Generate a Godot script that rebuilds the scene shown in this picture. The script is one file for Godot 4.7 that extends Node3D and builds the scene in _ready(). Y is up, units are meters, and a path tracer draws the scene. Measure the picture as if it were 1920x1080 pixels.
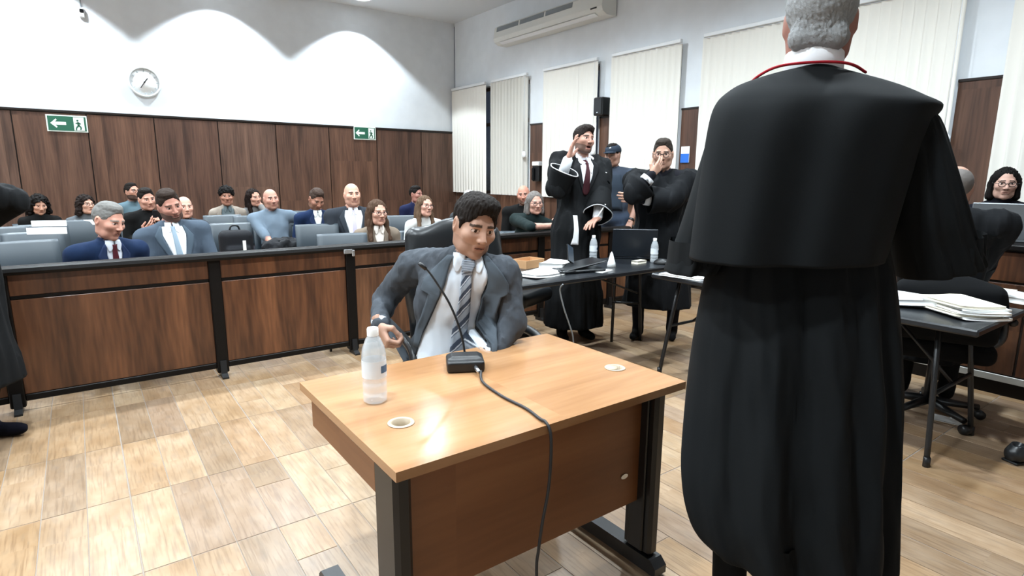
extends Node3D
# A courtroom during a jury trial, built object by object. Units are metres, y is up.

const FOCAL := 1097.788            # pixels in the 1920 x 1080 frame
const CAM_PITCH := 0.19185
const CAM_ROLL := 0.00699
const CAM_YAW := 0.63368
const CAM_Y := 1.42036
const BACK := -10.53               # plane of the back wall
const RIGHT := 6.298               # plane of the window wall
const CEIL := 4.30
const WOOD_TOP := 2.25
const RAIL_Z := -4.42
const RAIL_H := 0.877

var cam_f: Vector3
var cam_r: Vector3
var cam_u: Vector3
var taken := {}
var M := {}
var rng := RandomNumberGenerator.new()

# ------------------------------------------------------------------ pixels to points
func eye() -> Vector3:
	return Vector3(0, CAM_Y, 0)
func ray(px: float, py: float) -> Vector3:
	return cam_f * FOCAL + cam_r * (px - 960.0) - cam_u * (py - 540.0)
func on_y(px: float, py: float, y: float) -> Vector3:
	var v := ray(px, py)
	return eye() + v * ((y - CAM_Y) / v.y)
func on_z(px: float, py: float, z: float) -> Vector3:
	var v := ray(px, py)
	return eye() + v * (z / v.z)
func on_x(px: float, py: float, x: float) -> Vector3:
	var v := ray(px, py)
	return eye() + v * (x / v.x)
func dep(px: float, py: float, d: float) -> Vector3:
	return eye() + ray(px, py) * (d / FOCAL)

# ------------------------------------------------------------------ naming and parenting
func numbered(called: String) -> String:
	if not taken.has(called):
		taken[called] = 0
		return called
	taken[called] += 1
	return "%s_%03d" % [called, taken[called]]
func thing(called: String, label: String, category: String, at := Vector3.ZERO, turn := 0.0, group := "") -> Node3D:
	var o := Node3D.new()
	o.name = numbered(called)
	add_child(o)
	o.position = at
	o.rotation.y = turn
	o.set_meta("label", label)
	o.set_meta("category", category)
	if group != "":
		o.set_meta("group", group)
	return o
func put(parent: Node, called: String, mesh: Mesh, m: Material, at := Vector3.ZERO, b := Basis.IDENTITY) -> MeshInstance3D:
	var o := MeshInstance3D.new()
	o.name = called
	o.mesh = mesh
	if m != null:
		o.material_override = m
	parent.add_child(o, true)
	o.transform = Transform3D(b, at)
	return o
func struct(called: String, mesh: Mesh, m: Material, at := Vector3.ZERO) -> MeshInstance3D:
	var o := put(self, called, mesh, m, at)
	o.set_meta("kind", "structure")
	return o

# ------------------------------------------------------------------ materials
func hexc(s: String) -> Color:
	return Color.html(s)
func mat(c: Color, rough := 0.6, metal := 0.0, spec := 0.5) -> StandardMaterial3D:
	var m := StandardMaterial3D.new()
	m.albedo_color = c
	m.roughness = rough
	m.metallic = metal
	m.metallic_specular = spec
	return m
func tex(img: Image) -> ImageTexture:
	img.generate_mipmaps()
	return ImageTexture.create_from_image(img)
func noise(seed_: int, freq: float, oct := 3) -> FastNoiseLite:
	var n := FastNoiseLite.new()
	n.seed = seed_
	n.frequency = freq
	n.fractal_octaves = oct
	n.noise_type = FastNoiseLite.TYPE_SIMPLEX_SMOOTH
	return n
# long grain along the image's y axis
func wood_image(w: int, h: int, dark: Color, mid: Color, light: Color, seed_: int, stretch: float, fine: float) -> Image:
	var img := Image.create(w, h, false, Image.FORMAT_RGB8)
	var n1 := noise(seed_, 0.012, 3)
	var n2 := noise(seed_ + 5, 0.09, 3)
	var n3 := noise(seed_ + 9, 0.006, 2)
	for y in h:
		for x in w:
			var yy := float(y) / stretch
			var warp := n3.get_noise_2d(x * 1.0, yy * 2.0) * 24.0
			var a := n1.get_noise_2d(x + warp, yy) * 0.5 + 0.5
			var b := n2.get_noise_2d(x + warp * 0.5, yy * 0.8) * fine
			var t := clampf(a + b, 0.0, 1.0)
			var c := dark.lerp(mid, clampf(t * 2.0, 0, 1)) if t < 0.5 else mid.lerp(light, clampf(t * 2.0 - 1.0, 0, 1))
			img.set_pixel(x, y, c)
	return img
func grain_image(size: int, freq: float, low: float, seed_: int) -> Image:
	var img := Image.create(size, size, false, Image.FORMAT_RGB8)
	var n := noise(seed_, freq, 3)
	for y in size:
		for x in size:
			var t := lerpf(low, 1.0, n.get_noise_2d(x, y) * 0.5 + 0.5)
			img.set_pixel(x, y, Color(t, t, t))
	return img

# ------------------------------------------------------------------ mesh builder
class Shape:
	var st := SurfaceTool.new()
	var n := 0
	func _init() -> void:
		st.begin(Mesh.PRIMITIVE_TRIANGLES)
		st.set_smooth_group(-1)
	func tri(a: Vector3, b: Vector3, c: Vector3, ua := Vector2.ZERO, ub := Vector2.ZERO, uc := Vector2.ZERO) -> void:
		st.set_uv(ua)
		st.add_vertex(a)
		st.set_uv(ub)
		st.add_vertex(b)
		st.set_uv(uc)
		st.add_vertex(c)
		n += 1
	# corners run clockwise as seen from outside
	func quad(a: Vector3, b: Vector3, c: Vector3, d: Vector3, uo := Vector2.ZERO) -> void:
		var nn := (c - a).cross(b - a)
		if nn.length_squared() < 1e-14:
			nn = (d - a).cross(c - a)
		nn = nn.normalized()
		var f := func(p: Vector3) -> Vector2:
			if absf(nn.y) > 0.7:
				return Vector2(p.x, p.z) + uo
			if absf(nn.x) > 0.7:
				return Vector2(p.z, p.y) + uo
			return Vector2(p.x, p.y) + uo
		tri(a, b, c, f.call(a), f.call(b), f.call(c))
		tri(a, c, d, f.call(a), f.call(c), f.call(d))
	# a box with chamfered edges
	func box(c: Vector3, size: Vector3, bev := 0.0, bas := Basis.IDENTITY, uo := Vector2.ZERO) -> void:
		var h := size * 0.5
		bev = minf(bev, minf(h.x, minf(h.y, h.z)) * 0.9)
		for ax in 3:
			var u := (ax + 1) % 3
			var v := (ax + 2) % 3
			for s in [-1.0, 1.0]:
				var p := []
				for q in [[-1, -1], [1, -1], [1, 1], [-1, 1]]:
					var w := Vector3.ZERO
					w[ax] = h[ax] * s
					w[u] = (h[u] - bev) * q[0]
					w[v] = (h[v] - bev) * q[1]
					p.append(c + bas * w)
				if s > 0:
					quad(p[0], p[3], p[2], p[1], uo)
				else:
					quad(p[0], p[1], p[2], p[3], uo)
		if bev <= 0.0:
			return
		for ax in 3:
			var u := (ax + 1) % 3
			var v := (ax + 2) % 3
			for su in [-1.0, 1.0]:
				for sv in [-1.0, 1.0]:
					var p := []
					for q in [[-1, 0], [1, 0], [1, 1], [-1, 1]]:
						var w := Vector3.ZERO
						w[ax] = (h[ax] - bev) * q[0]
						w[u] = (h[u] - (bev if q[1] == 1 else 0.0)) * su
						w[v] = (h[v] - (0.0 if q[1] == 1 else bev)) * sv
						p.append(c + bas * w)
					if su * sv > 0:
						quad(p[0], p[3], p[2], p[1], uo)
					else:
						quad(p[0], p[1], p[2], p[3], uo)
		for sx in [-1.0, 1.0]:
			for sy in [-1.0, 1.0]:
				for sz in [-1.0, 1.0]:
					var s := Vector3(sx, sy, sz)
					var a := c + bas * (Vector3(h.x, h.y - bev, h.z - bev) * s)
					var b := c + bas * (Vector3(h.x - bev, h.y, h.z - bev) * s)
					var d := c + bas * (Vector3(h.x - bev, h.y - bev, h.z) * s)
					if sx * sy * sz > 0:
						tri(a, d, b)
					else:
						tri(a, b, d)
	# flat polygon given in the plane of u and v, extruded by depth along w (flat front at +w)
	func prism(poly: PackedVector2Array, o: Vector3, u: Vector3, v: Vector3, w: Vector3, depth: float) -> void:
		var ix := Geometry2D.triangulate_polygon(poly)
		for i in range(0, ix.size(), 3):
			var a := o + u * poly[ix[i]].x + v * poly[ix[i]].y
			var b := o + u * poly[ix[i + 1]].x + v * poly[ix[i + 1]].y
			var c := o + u * poly[ix[i + 2]].x + v * poly[ix[i + 2]].y
			tri(a + w * depth, b + w * depth, c + w * depth, poly[ix[i]], poly[ix[i + 1]], poly[ix[i + 2]])
			tri(a, c, b, poly[ix[i]], poly[ix[i + 2]], poly[ix[i + 1]])
		for i in poly.size():
			var p := poly[i]
			var q := poly[(i + 1) % poly.size()]
			var a := o + u * p.x + v * p.y
			var b := o + u * q.x + v * q.y
			quad(a, a + w * depth, b + w * depth, b)
	# surface of revolution; profile points are (radius, height)
	func lathe(prof: Array, o: Vector3, seg := 24, axis := Vector3.UP) -> void:
		var bas := Basis.IDENTITY
		if axis != Vector3.UP:
			bas = Basis(Quaternion(Vector3.UP, axis.normalized()))
		st.set_smooth_group(0)
		for i in range(prof.size() - 1):
			for s in seg:
				var a0 := TAU * s / seg
				var a1 := TAU * (s + 1) / seg
				var p0: Vector2 = prof[i]
				var p1: Vector2 = prof[i + 1]
				var A := o + bas * Vector3(cos(a0) * p0.x, p0.y, sin(a0) * p0.x)
				var B := o + bas * Vector3(cos(a1) * p0.x, p0.y, sin(a1) * p0.x)
				var C := o + bas * Vector3(cos(a1) * p1.x, p1.y, sin(a1) * p1.x)
				var D := o + bas * Vector3(cos(a0) * p1.x, p1.y, sin(a0) * p1.x)
				var u0 := Vector2(float(s) / seg, 1.0 - p0.y)
				if p0.x > 1e-5:
					tri(A, B, C, Vector2(float(s) / seg, p0.y), Vector2(float(s + 1) / seg, p0.y), Vector2(float(s + 1) / seg, p1.y))
				if p1.x > 1e-5:
					tri(A, C, D, Vector2(float(s) / seg, p0.y), Vector2(float(s + 1) / seg, p1.y), Vector2(float(s) / seg, p1.y))
		st.set_smooth_group(-1)
	# round tube along a path, radius r or a radius for each point
	func tube(path: Array, r, seg := 8, closed := false) -> void:
		st.set_smooth_group(0)
		var rings := []
		var cnt := path.size()
		var up := Vector3.UP
		for i in cnt:
			var p: Vector3 = path[i]
			var q0: Vector3 = path[(i - 1 + cnt) % cnt] if closed or i > 0 else p
			var q1: Vector3 = path[(i + 1) % cnt] if closed or i < cnt - 1 else p
			var t := (q1 - q0).normalized()
			if i == 0:
				up = Vector3.RIGHT if absf(t.y) > 0.9 else Vector3.UP
			var x := t.cross(up).normalized()
			up = x.cross(t).normalized()
			var rad: float = r[i] if r is Array else r
			var ring := []
			for s in seg:
				var a := TAU * s / seg
				ring.append(p + (x * cos(a) + up * sin(a)) * rad)
			rings.append(ring)
		for i in range(cnt if closed else cnt - 1):
			var ra: Array = rings[i]
			var rb: Array = rings[(i + 1) % cnt]
			for s in seg:
				var s1 := (s + 1) % seg
				tri(ra[s], rb[s], rb[s1])
				tri(ra[s], rb[s1], ra[s1])
		if not closed:
			for s in range(1, seg - 1):
				tri(rings[0][0], rings[0][s], rings[0][s + 1])
				tri(rings[cnt - 1][0], rings[cnt - 1][s + 1], rings[cnt - 1][s])
		st.set_smooth_group(-1)
	# grid of points (rows of equal length), smooth
	func sheet(rows: Array, wrap := false) -> void:
		st.set_smooth_group(0)
		for i in range(rows.size() - 1):
			var m: int = rows[i].size()
			for j in range(m if wrap else m - 1):
				var k := (j + 1) % m
				var u0 := float(j) / m
				var u1 := float(j + 1) / m
				var v0 := float(i) / rows.size()
				var v1 := float(i + 1) / rows.size()
				tri(rows[i][j], rows[i][k], rows[i + 1][k], Vector2(u0, v0), Vector2(u1, v0), Vector2(u1, v1))
				tri(rows[i][j], rows[i + 1][k], rows[i + 1][j], Vector2(u0, v0), Vector2(u1, v1), Vector2(u0, v1))
		st.set_smooth_group(-1)
	func done() -> ArrayMesh:
		st.index()
		st.generate_normals()
		return st.commit()

func block(size: Vector3, bev := 0.0, uo := Vector2.ZERO) -> ArrayMesh:
	var s := Shape.new()
	s.box(Vector3.ZERO, size, bev, Basis.IDENTITY, uo)
	return s.done()
func block_at(c: Vector3, size: Vector3, bev := 0.0, uo := Vector2.ZERO) -> ArrayMesh:
	var s := Shape.new()
	s.box(c, size, bev, Basis.IDENTITY, uo)
	return s.done()
func tube_mesh(path: Array, r, seg := 8, closed := false) -> ArrayMesh:
	var s := Shape.new()
	s.tube(path, r, seg, closed)
	return s.done()
func lathe_mesh(prof: Array, seg := 24, axis := Vector3.UP) -> ArrayMesh:
	var s := Shape.new()
	s.lathe(prof, Vector3.ZERO, seg, axis)
	return s.done()
func bez(p: Array, cnt: int) -> Array:   # Catmull-Rom through the points
	var out := []
	for i in range(p.size() - 1):
		var a: Vector3 = p[maxi(i - 1, 0)]
		var b: Vector3 = p[i]
		var c: Vector3 = p[i + 1]
		var d: Vector3 = p[mini(i + 2, p.size() - 1)]
		for k in cnt:
			out.append(b.cubic_interpolate(c, a, d, float(k) / cnt))
	out.append(p[p.size() - 1])
	return out

# ------------------------------------------------------------------ sculpting: distance field on a grid, meshed as surface nets
class Sculpt:
	var lo: Vector3
	var h: float
	var nx: int
	var ny: int
	var nz: int
	var val: PackedFloat32Array
	var lab: PackedByteArray
	var i0: int
	var i1: int
	var j0: int
	var j1: int
	var k0: int
	var k1: int
	func _init(a: Vector3, b: Vector3, cell: float) -> void:
		lo = a
		h = cell
		nx = int((b.x - a.x) / h) + 2
		ny = int((b.y - a.y) / h) + 2
		nz = int((b.z - a.z) / h) + 2
		val.resize(nx * ny * nz)
		val.fill(1.0)
		lab.resize(nx * ny * nz)
	func span(a: Vector3, b: Vector3) -> void:
		i0 = clampi(int((a.x - lo.x) / h), 0, nx)
		i1 = clampi(int((b.x - lo.x) / h) + 2, 0, nx)
		j0 = clampi(int((a.y - lo.y) / h), 0, ny)
		j1 = clampi(int((b.y - lo.y) / h) + 2, 0, ny)
		k0 = clampi(int((a.z - lo.z) / h), 0, nz)
		k1 = clampi(int((b.z - lo.z) / h) + 2, 0, nz)
	# tapered capsule; squash < 1 flattens it along the axis flat
	func cone(a: Vector3, b: Vector3, ra: float, rb: float, label := 0, k := 0.02, flat := Vector3.ZERO, squash := 1.0) -> void:
		var rm := maxf(ra, rb) + k + 2.5 * h
		span(Vector3(minf(a.x, b.x) - rm, minf(a.y, b.y) - rm, minf(a.z, b.z) - rm), Vector3(maxf(a.x, b.x) + rm, maxf(a.y, b.y) + rm, maxf(a.z, b.z) + rm))
		var ba := b - a
		var bb := maxf(ba.length_squared(), 1e-9)
		var dr := rb - ra
		var extra := 1.0 / squash - 1.0
		var sq := extra != 0.0
		for kk in range(k0, k1):
			for jj in range(j0, j1):
				var at := (kk * ny + jj) * nx + i0
				var p := Vector3(lo.x + i0 * h, lo.y + jj * h, lo.z + kk * h) - a
				for ii in range(i0, i1):
					var t := clampf(p.dot(ba) / bb, 0.0, 1.0)
					var q := p - ba * t
					if sq:
						q += flat * (q.dot(flat) * extra)
					var d := q.length() - ra - dr * t
					var o := val[at]
					if d < o:
						lab[at] = label
					var g := k - absf(d - o)
					if g > 0.0:
						val[at] = minf(d, o) - g * g * 0.25 / k
					elif d < o:
						val[at] = d
					at += 1
					p.x += h
	func egg(c: Vector3, r: Vector3, label := 0, k := 0.02, cut := false, bas := Basis.IDENTITY) -> void:
		var rm := maxf(r.x, maxf(r.y, r.z)) + k + 2.5 * h
		span(c - Vector3(rm, rm, rm), c + Vector3(rm, rm, rm))
		var inv := bas.inverse()
		var turned := bas != Basis.IDENTITY
		var ri := Vector3(1.0 / r.x, 1.0 / r.y, 1.0 / r.z)
		var small := minf(r.x, minf(r.y, r.z))
		for kk in range(k0, k1):
			for jj in range(j0, j1):
				var at := (kk * ny + jj) * nx + i0
				var p := Vector3(lo.x + i0 * h, lo.y + jj * h, lo.z + kk * h) - c
				for ii in range(i0, i1):
					var q := (inv * p if turned else p) * ri
					var l0 := q.length()
					var l1 := (q * ri).length()
					var d := l0 * (l0 - 1.0) / l1 if l1 > 1e-6 else -small
					var o := val[at]
					if cut:
						d = -d
						var g := k - absf(d - o)
						if g > 0.0:
							val[at] = maxf(d, o) + g * g * 0.25 / k
						elif d > o:
							val[at] = d
					else:
						if d < o:
							lab[at] = label
						var g := k - absf(d - o)
						if g > 0.0:
							val[at] = minf(d, o) - g * g * 0.25 / k
						elif d < o:
							val[at] = d
					at += 1
					p.x += h
	# rounded box
	func slab(c: Vector3, half: Vector3, r: float, label := 0, k := 0.01, bas := Basis.IDENTITY) -> void:
		var rm := half.length() + k + 2.5 * h
		span(c - Vector3(rm, rm, rm), c + Vector3(rm, rm, rm))
		var inv := bas.inverse()
		var hh := half - Vector3(r, r, r)
		for kk in range(k0, k1):
			for jj in range(j0, j1):
				var at := (kk * ny + jj) * nx + i0
				var p := Vector3(lo.x + i0 * h, lo.y + jj * h, lo.z + kk * h) - c
				for ii in range(i0, i1):
					var q := (inv * p).abs() - hh
					var d := q.max(Vector3.ZERO).length() + minf(maxf(q.x, maxf(q.y, q.z)), 0.0) - r
					var o := val[at]
					if d < o:
						lab[at] = label
					var g := k - absf(d - o)
					if g > 0.0:
						val[at] = minf(d, o) - g * g * 0.25 / k
					elif d < o:
						val[at] = d
					at += 1
					p.x += h
	# keep only the side that the normal points away from
	func cut_plane(c: Vector3, n: Vector3) -> void:
		for kk in nz:
			for jj in ny:
				var at := (kk * ny + jj) * nx
				var d := (Vector3(lo.x, lo.y + jj * h, lo.z + kk * h) - c).dot(n)
				for ii in nx:
					if d > val[at]:
						val[at] = d
					at += 1
					d += n.x * h
	func ruffle(ns: FastNoiseLite, amp: float, sc: Vector3) -> void:
		var lim := h * 3.5
		var at := 0
		for kk in nz:
			for jj in ny:
				for ii in nx:
					var v := val[at]
					if v < lim and v > -lim:
						val[at] = v + amp * ns.get_noise_3d((lo.x + ii * h) * sc.x, (lo.y + jj * h) * sc.y, (lo.z + kk * h) * sc.z)
					at += 1
	func sample(p: Vector3) -> float:
		var q := (p - lo) / h
		var i := int(q.x)
		var j := int(q.y)
		var k := int(q.z)
		if i < 0 or j < 0 or k < 0 or i >= nx - 1 or j >= ny - 1 or k >= nz - 1:
			return 1.0
		var f := q - Vector3(i, j, k)
		var a := (k * ny + j) * nx + i
		var sy := nx
		var sz := nx * ny
		var c00 := lerpf(val[a], val[a + 1], f.x)
		var c10 := lerpf(val[a + sy], val[a + sy + 1], f.x)
		var c01 := lerpf(val[a + sz], val[a + sz + 1], f.x)
		var c11 := lerpf(val[a + sy + sz], val[a + sy + sz + 1], f.x)
		return lerpf(lerpf(c00, c10, f.y), lerpf(c01, c11, f.y), f.z)
	func extract() -> Dictionary:
		var V := PackedVector3Array()
		var N := PackedVector3Array()
		var L := PackedByteArray()
		var X := PackedInt32Array()
		var ids := PackedInt32Array()
		ids.resize(nx * ny * nz)
		ids.fill(-1)
		var sy := nx
		var sz := nx * ny
		var lim := h * 2.6
		var c := PackedFloat32Array()
		c.resize(8)
		var off := PackedInt32Array([0, 1, sy, sy + 1, sz, sz + 1, sz + sy, sz + sy + 1])
		var ea := PackedInt32Array([0, 2, 4, 6, 0, 1, 4, 5, 0, 1, 2, 3])
		var eb := PackedInt32Array([1, 3, 5, 7, 2, 3, 6, 7, 4, 5, 6, 7])
		var pos := PackedVector3Array([Vector3(0, 0, 0), Vector3(1, 0, 0), Vector3(0, 1, 0), Vector3(1, 1, 0), Vector3(0, 0, 1), Vector3(1, 0, 1), Vector3(0, 1, 1), Vector3(1, 1, 1)])
		for kk in range(0, nz - 1):
			for jj in range(0, ny - 1):
				var at := (kk * ny + jj) * nx - 1
				for ii in range(0, nx - 1):
					at += 1
					var v0 := val[at]
					if v0 > lim or v0 < -lim:
						continue
					var neg := 0
					var best := 9.0
					var bl := 0
					for m in 8:
						var w := val[at + off[m]]
						c[m] = w
						if w < 0.0:
							neg += 1
						if w < best:
							best = w
							bl = m
					if neg == 0 or neg == 8:
						continue
					var sum := Vector3.ZERO
					var cnt := 0
					for e in 12:
						var va := c[ea[e]]
						var vb := c[eb[e]]
						if (va < 0.0) != (vb < 0.0):
							sum += pos[ea[e]].lerp(pos[eb[e]], va / (va - vb))
							cnt += 1
					sum /= cnt
					var g := Vector3(c[1] + c[3] + c[5] + c[7] - c[0] - c[2] - c[4] - c[6], c[2] + c[3] + c[6] + c[7] - c[0] - c[1] - c[4] - c[5], c[4] + c[5] + c[6] + c[7] - c[0] - c[1] - c[2] - c[3])
					ids[at] = V.size()
					V.append(lo + (Vector3(ii, jj, kk) + sum) * h)
					N.append(g.normalized())
					L.append(lab[at + off[bl]])
					var s0 := v0 < 0.0
					if jj > 0 and kk > 0 and s0 != (c[1] < 0.0):
						face(X, ids[at], ids[at - sy], ids[at - sy - sz], ids[at - sz], s0)
					if ii > 0 and kk > 0 and s0 != (c[2] < 0.0):
						face(X, ids[at], ids[at - sz], ids[at - sz - 1], ids[at - 1], s0)
					if ii > 0 and jj > 0 and s0 != (c[4] < 0.0):
						face(X, ids[at], ids[at - 1], ids[at - 1 - sy], ids[at - sy], s0)
		return {"v": V, "n": N, "l": L, "x": X}
	func face(X: PackedInt32Array, a: int, b: int, c: int, d: int, flip: bool) -> void:
		if a < 0 or b < 0 or c < 0 or d < 0:
			return
		if flip:
			X.append_array(PackedInt32Array([a, d, c, a, c, b]))
		else:
			X.append_array(PackedInt32Array([a, b, c, a, c, d]))

# a sculpted template as a plain mesh
func carve(s: Sculpt) -> ArrayMesh:
	var t := s.extract()
	var arr := []
	arr.resize(Mesh.ARRAY_MAX)
	arr[Mesh.ARRAY_VERTEX] = t.v
	arr[Mesh.ARRAY_NORMAL] = t.n
	arr[Mesh.ARRAY_INDEX] = t.x
	var m := ArrayMesh.new()
	m.add_surface_from_arrays(Mesh.PRIMITIVE_TRIANGLES, arr)
	return m
# a strip of cloth laid on a sculpted body: rows are [height, left x, right x] in the sculpt's own frame, seen from +z
func drape(s: Sculpt, rows: Array, off: float, cols := 6, back := 0.02, sub := 3) -> ArrayMesh:
	var fine := []
	for i in range(rows.size() - 1):
		for k in sub:
			var t := float(k) / sub
			fine.append([lerpf(rows[i][0], rows[i + 1][0], t), lerpf(rows[i][1], rows[i + 1][1], t), lerpf(rows[i][2], rows[i + 1][2], t)])
	fine.append(rows[rows.size() - 1])
	var pts := []
	var top := s.lo.z + (s.nz - 2) * s.h
	for r in fine:
		var line := []
		for j in range(cols + 1):
			var x := lerpf(r[1], r[2], float(j) / cols)
			var z := top
			var prev := 1.0
			while z > s.lo.z + s.h:
				var d := s.sample(Vector3(x, r[0], z))
				if d < off:
					if prev < 0.9:
						z += s.h * 0.6 * (off - d) / maxf(prev - d, 1e-4)
					break
				prev = d
				z -= s.h * 0.6
			line.append(Vector3(x, r[0], z))
		pts.append(line)
	var sh := Shape.new()
	# edges turned back so that the strip has a thickness
	var out := []
	for i in pts.size():
		var l: Array = pts[i].duplicate()
		l.push_front(pts[i][0] + Vector3(0, 0, -back))
		l.push_back(pts[i][cols] + Vector3(0, 0, -back))
		out.append(l)
	var fb := []
	for p in out[0]:
		fb.append(p + Vector3(0, 0, -back))
	var lb := []
	for p in out[out.size() - 1]:
		lb.append(p + Vector3(0, 0, -back))
	out.push_front(fb)
	out.push_back(lb)
	sh.sheet(out)
	return sh.done()

# ------------------------------------------------------------------ the start: camera, light, then everything else in order
func _ready() -> void:
	rng.seed = 20240611
	set_camera()
	set_light()
	make_materials()
	build_room()
	build_ceiling_lights()
	build_rail()
	build_desk()
	build_folding_tables()
	build_bench()
	build_people()
	build_seats()
	build_small_things()

func set_camera() -> void:
	var sy := sin(CAM_YAW)
	var cy := cos(CAM_YAW)
	cam_f = Vector3(sy * cos(CAM_PITCH), -sin(CAM_PITCH), -cy * cos(CAM_PITCH))
	var r := Vector3(cy, 0, sy)
	var u := r.cross(cam_f)
	cam_r = r * cos(CAM_ROLL) + u * sin(CAM_ROLL)
	cam_u = -r * sin(CAM_ROLL) + u * cos(CAM_ROLL)
	var cam := Camera3D.new()
	cam.name = "camera"
	add_child(cam)
	cam.transform = Transform3D(Basis(cam_r, cam_u, -cam_f), eye())
	cam.fov = rad_to_deg(2.0 * atan(540.0 / FOCAL))
	cam.near = 0.05
	cam.far = 100.0
	cam.current = true

func set_light() -> void:
	var we := WorldEnvironment.new()
	we.name = "environment"
	var e := Environment.new()
	e.background_mode = Environment.BG_SKY
	var sky := Sky.new()
	var sm := ProceduralSkyMaterial.new()       # dusk outside the windows
	sm.sky_top_color = Color(0.10, 0.14, 0.22)
	sm.sky_horizon_color = Color(0.22, 0.25, 0.30)
	sm.ground_bottom_color = Color(0.08, 0.08, 0.08)
	sm.ground_horizon_color = Color(0.2, 0.21, 0.23)
	sm.sun_angle_max = 0.0
	sky.sky_material = sm
	e.sky = sky
	e.tonemap_mode = Environment.TONE_MAPPER_LINEAR
	e.tonemap_exposure = EXPOSURE
	e.sdfgi_enabled = true
	e.ssao_enabled = true
	e.ssil_enabled = true
	we.environment = e
	add_child(we)

const EXPOSURE := 1.05
const LAMP_ENERGY := 11.0
const LAMP_COLOR := Color(0.92, 0.97, 1.0)
# recessed downlights in rows 2.2 m apart; the last row grazes the back wall
func build_ceiling_lights() -> void:
	for z in [BACK + 0.52, -7.8, -5.6, -3.4, -1.2]:
		for x in [-2.4, -0.2, 2.0, 4.2]:
			var wall_row: bool = z < -9.0
			var t := thing("ceiling_light", "round recessed downlight in the row %s" % ("close to the back wall" if wall_row else "over the courtroom floor"), "ceiling light", Vector3(x, CEIL, z), 0.0, "recessed ceiling downlights")
			put(t, "trim_ring", lathe_mesh([Vector2(0.13, 0.0), Vector2(0.165, 0.0), Vector2(0.17, -0.006), Vector2(0.165, -0.012), Vector2(0.13, -0.012), Vector2(0.13, 0.0)], 24), M.white_paint)
			put(t, "diffuser", lathe_mesh([Vector2(0.0, -0.004), Vector2(0.13, -0.004), Vector2(0.13, -0.001), Vector2(0.0, -0.001)], 24), M.lamp)
			var l := SpotLight3D.new()
			l.name = "downlight"
			l.light_color = LAMP_COLOR
			l.light_energy = LAMP_ENERGY * (0.95 if wall_row else 1.0)
			l.spot_angle = 53.0 if wall_row else 72.0
			l.spot_angle_attenuation = 0.12 if wall_row else 0.7
			l.spot_range = 30.0
			l.spot_attenuation = 2.0
			l.light_size = 0.11
			l.shadow_enabled = true
			t.add_child(l)
			l.position = Vector3(0, -0.03, 0)
			l.rotation.x = -PI / 2

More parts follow.
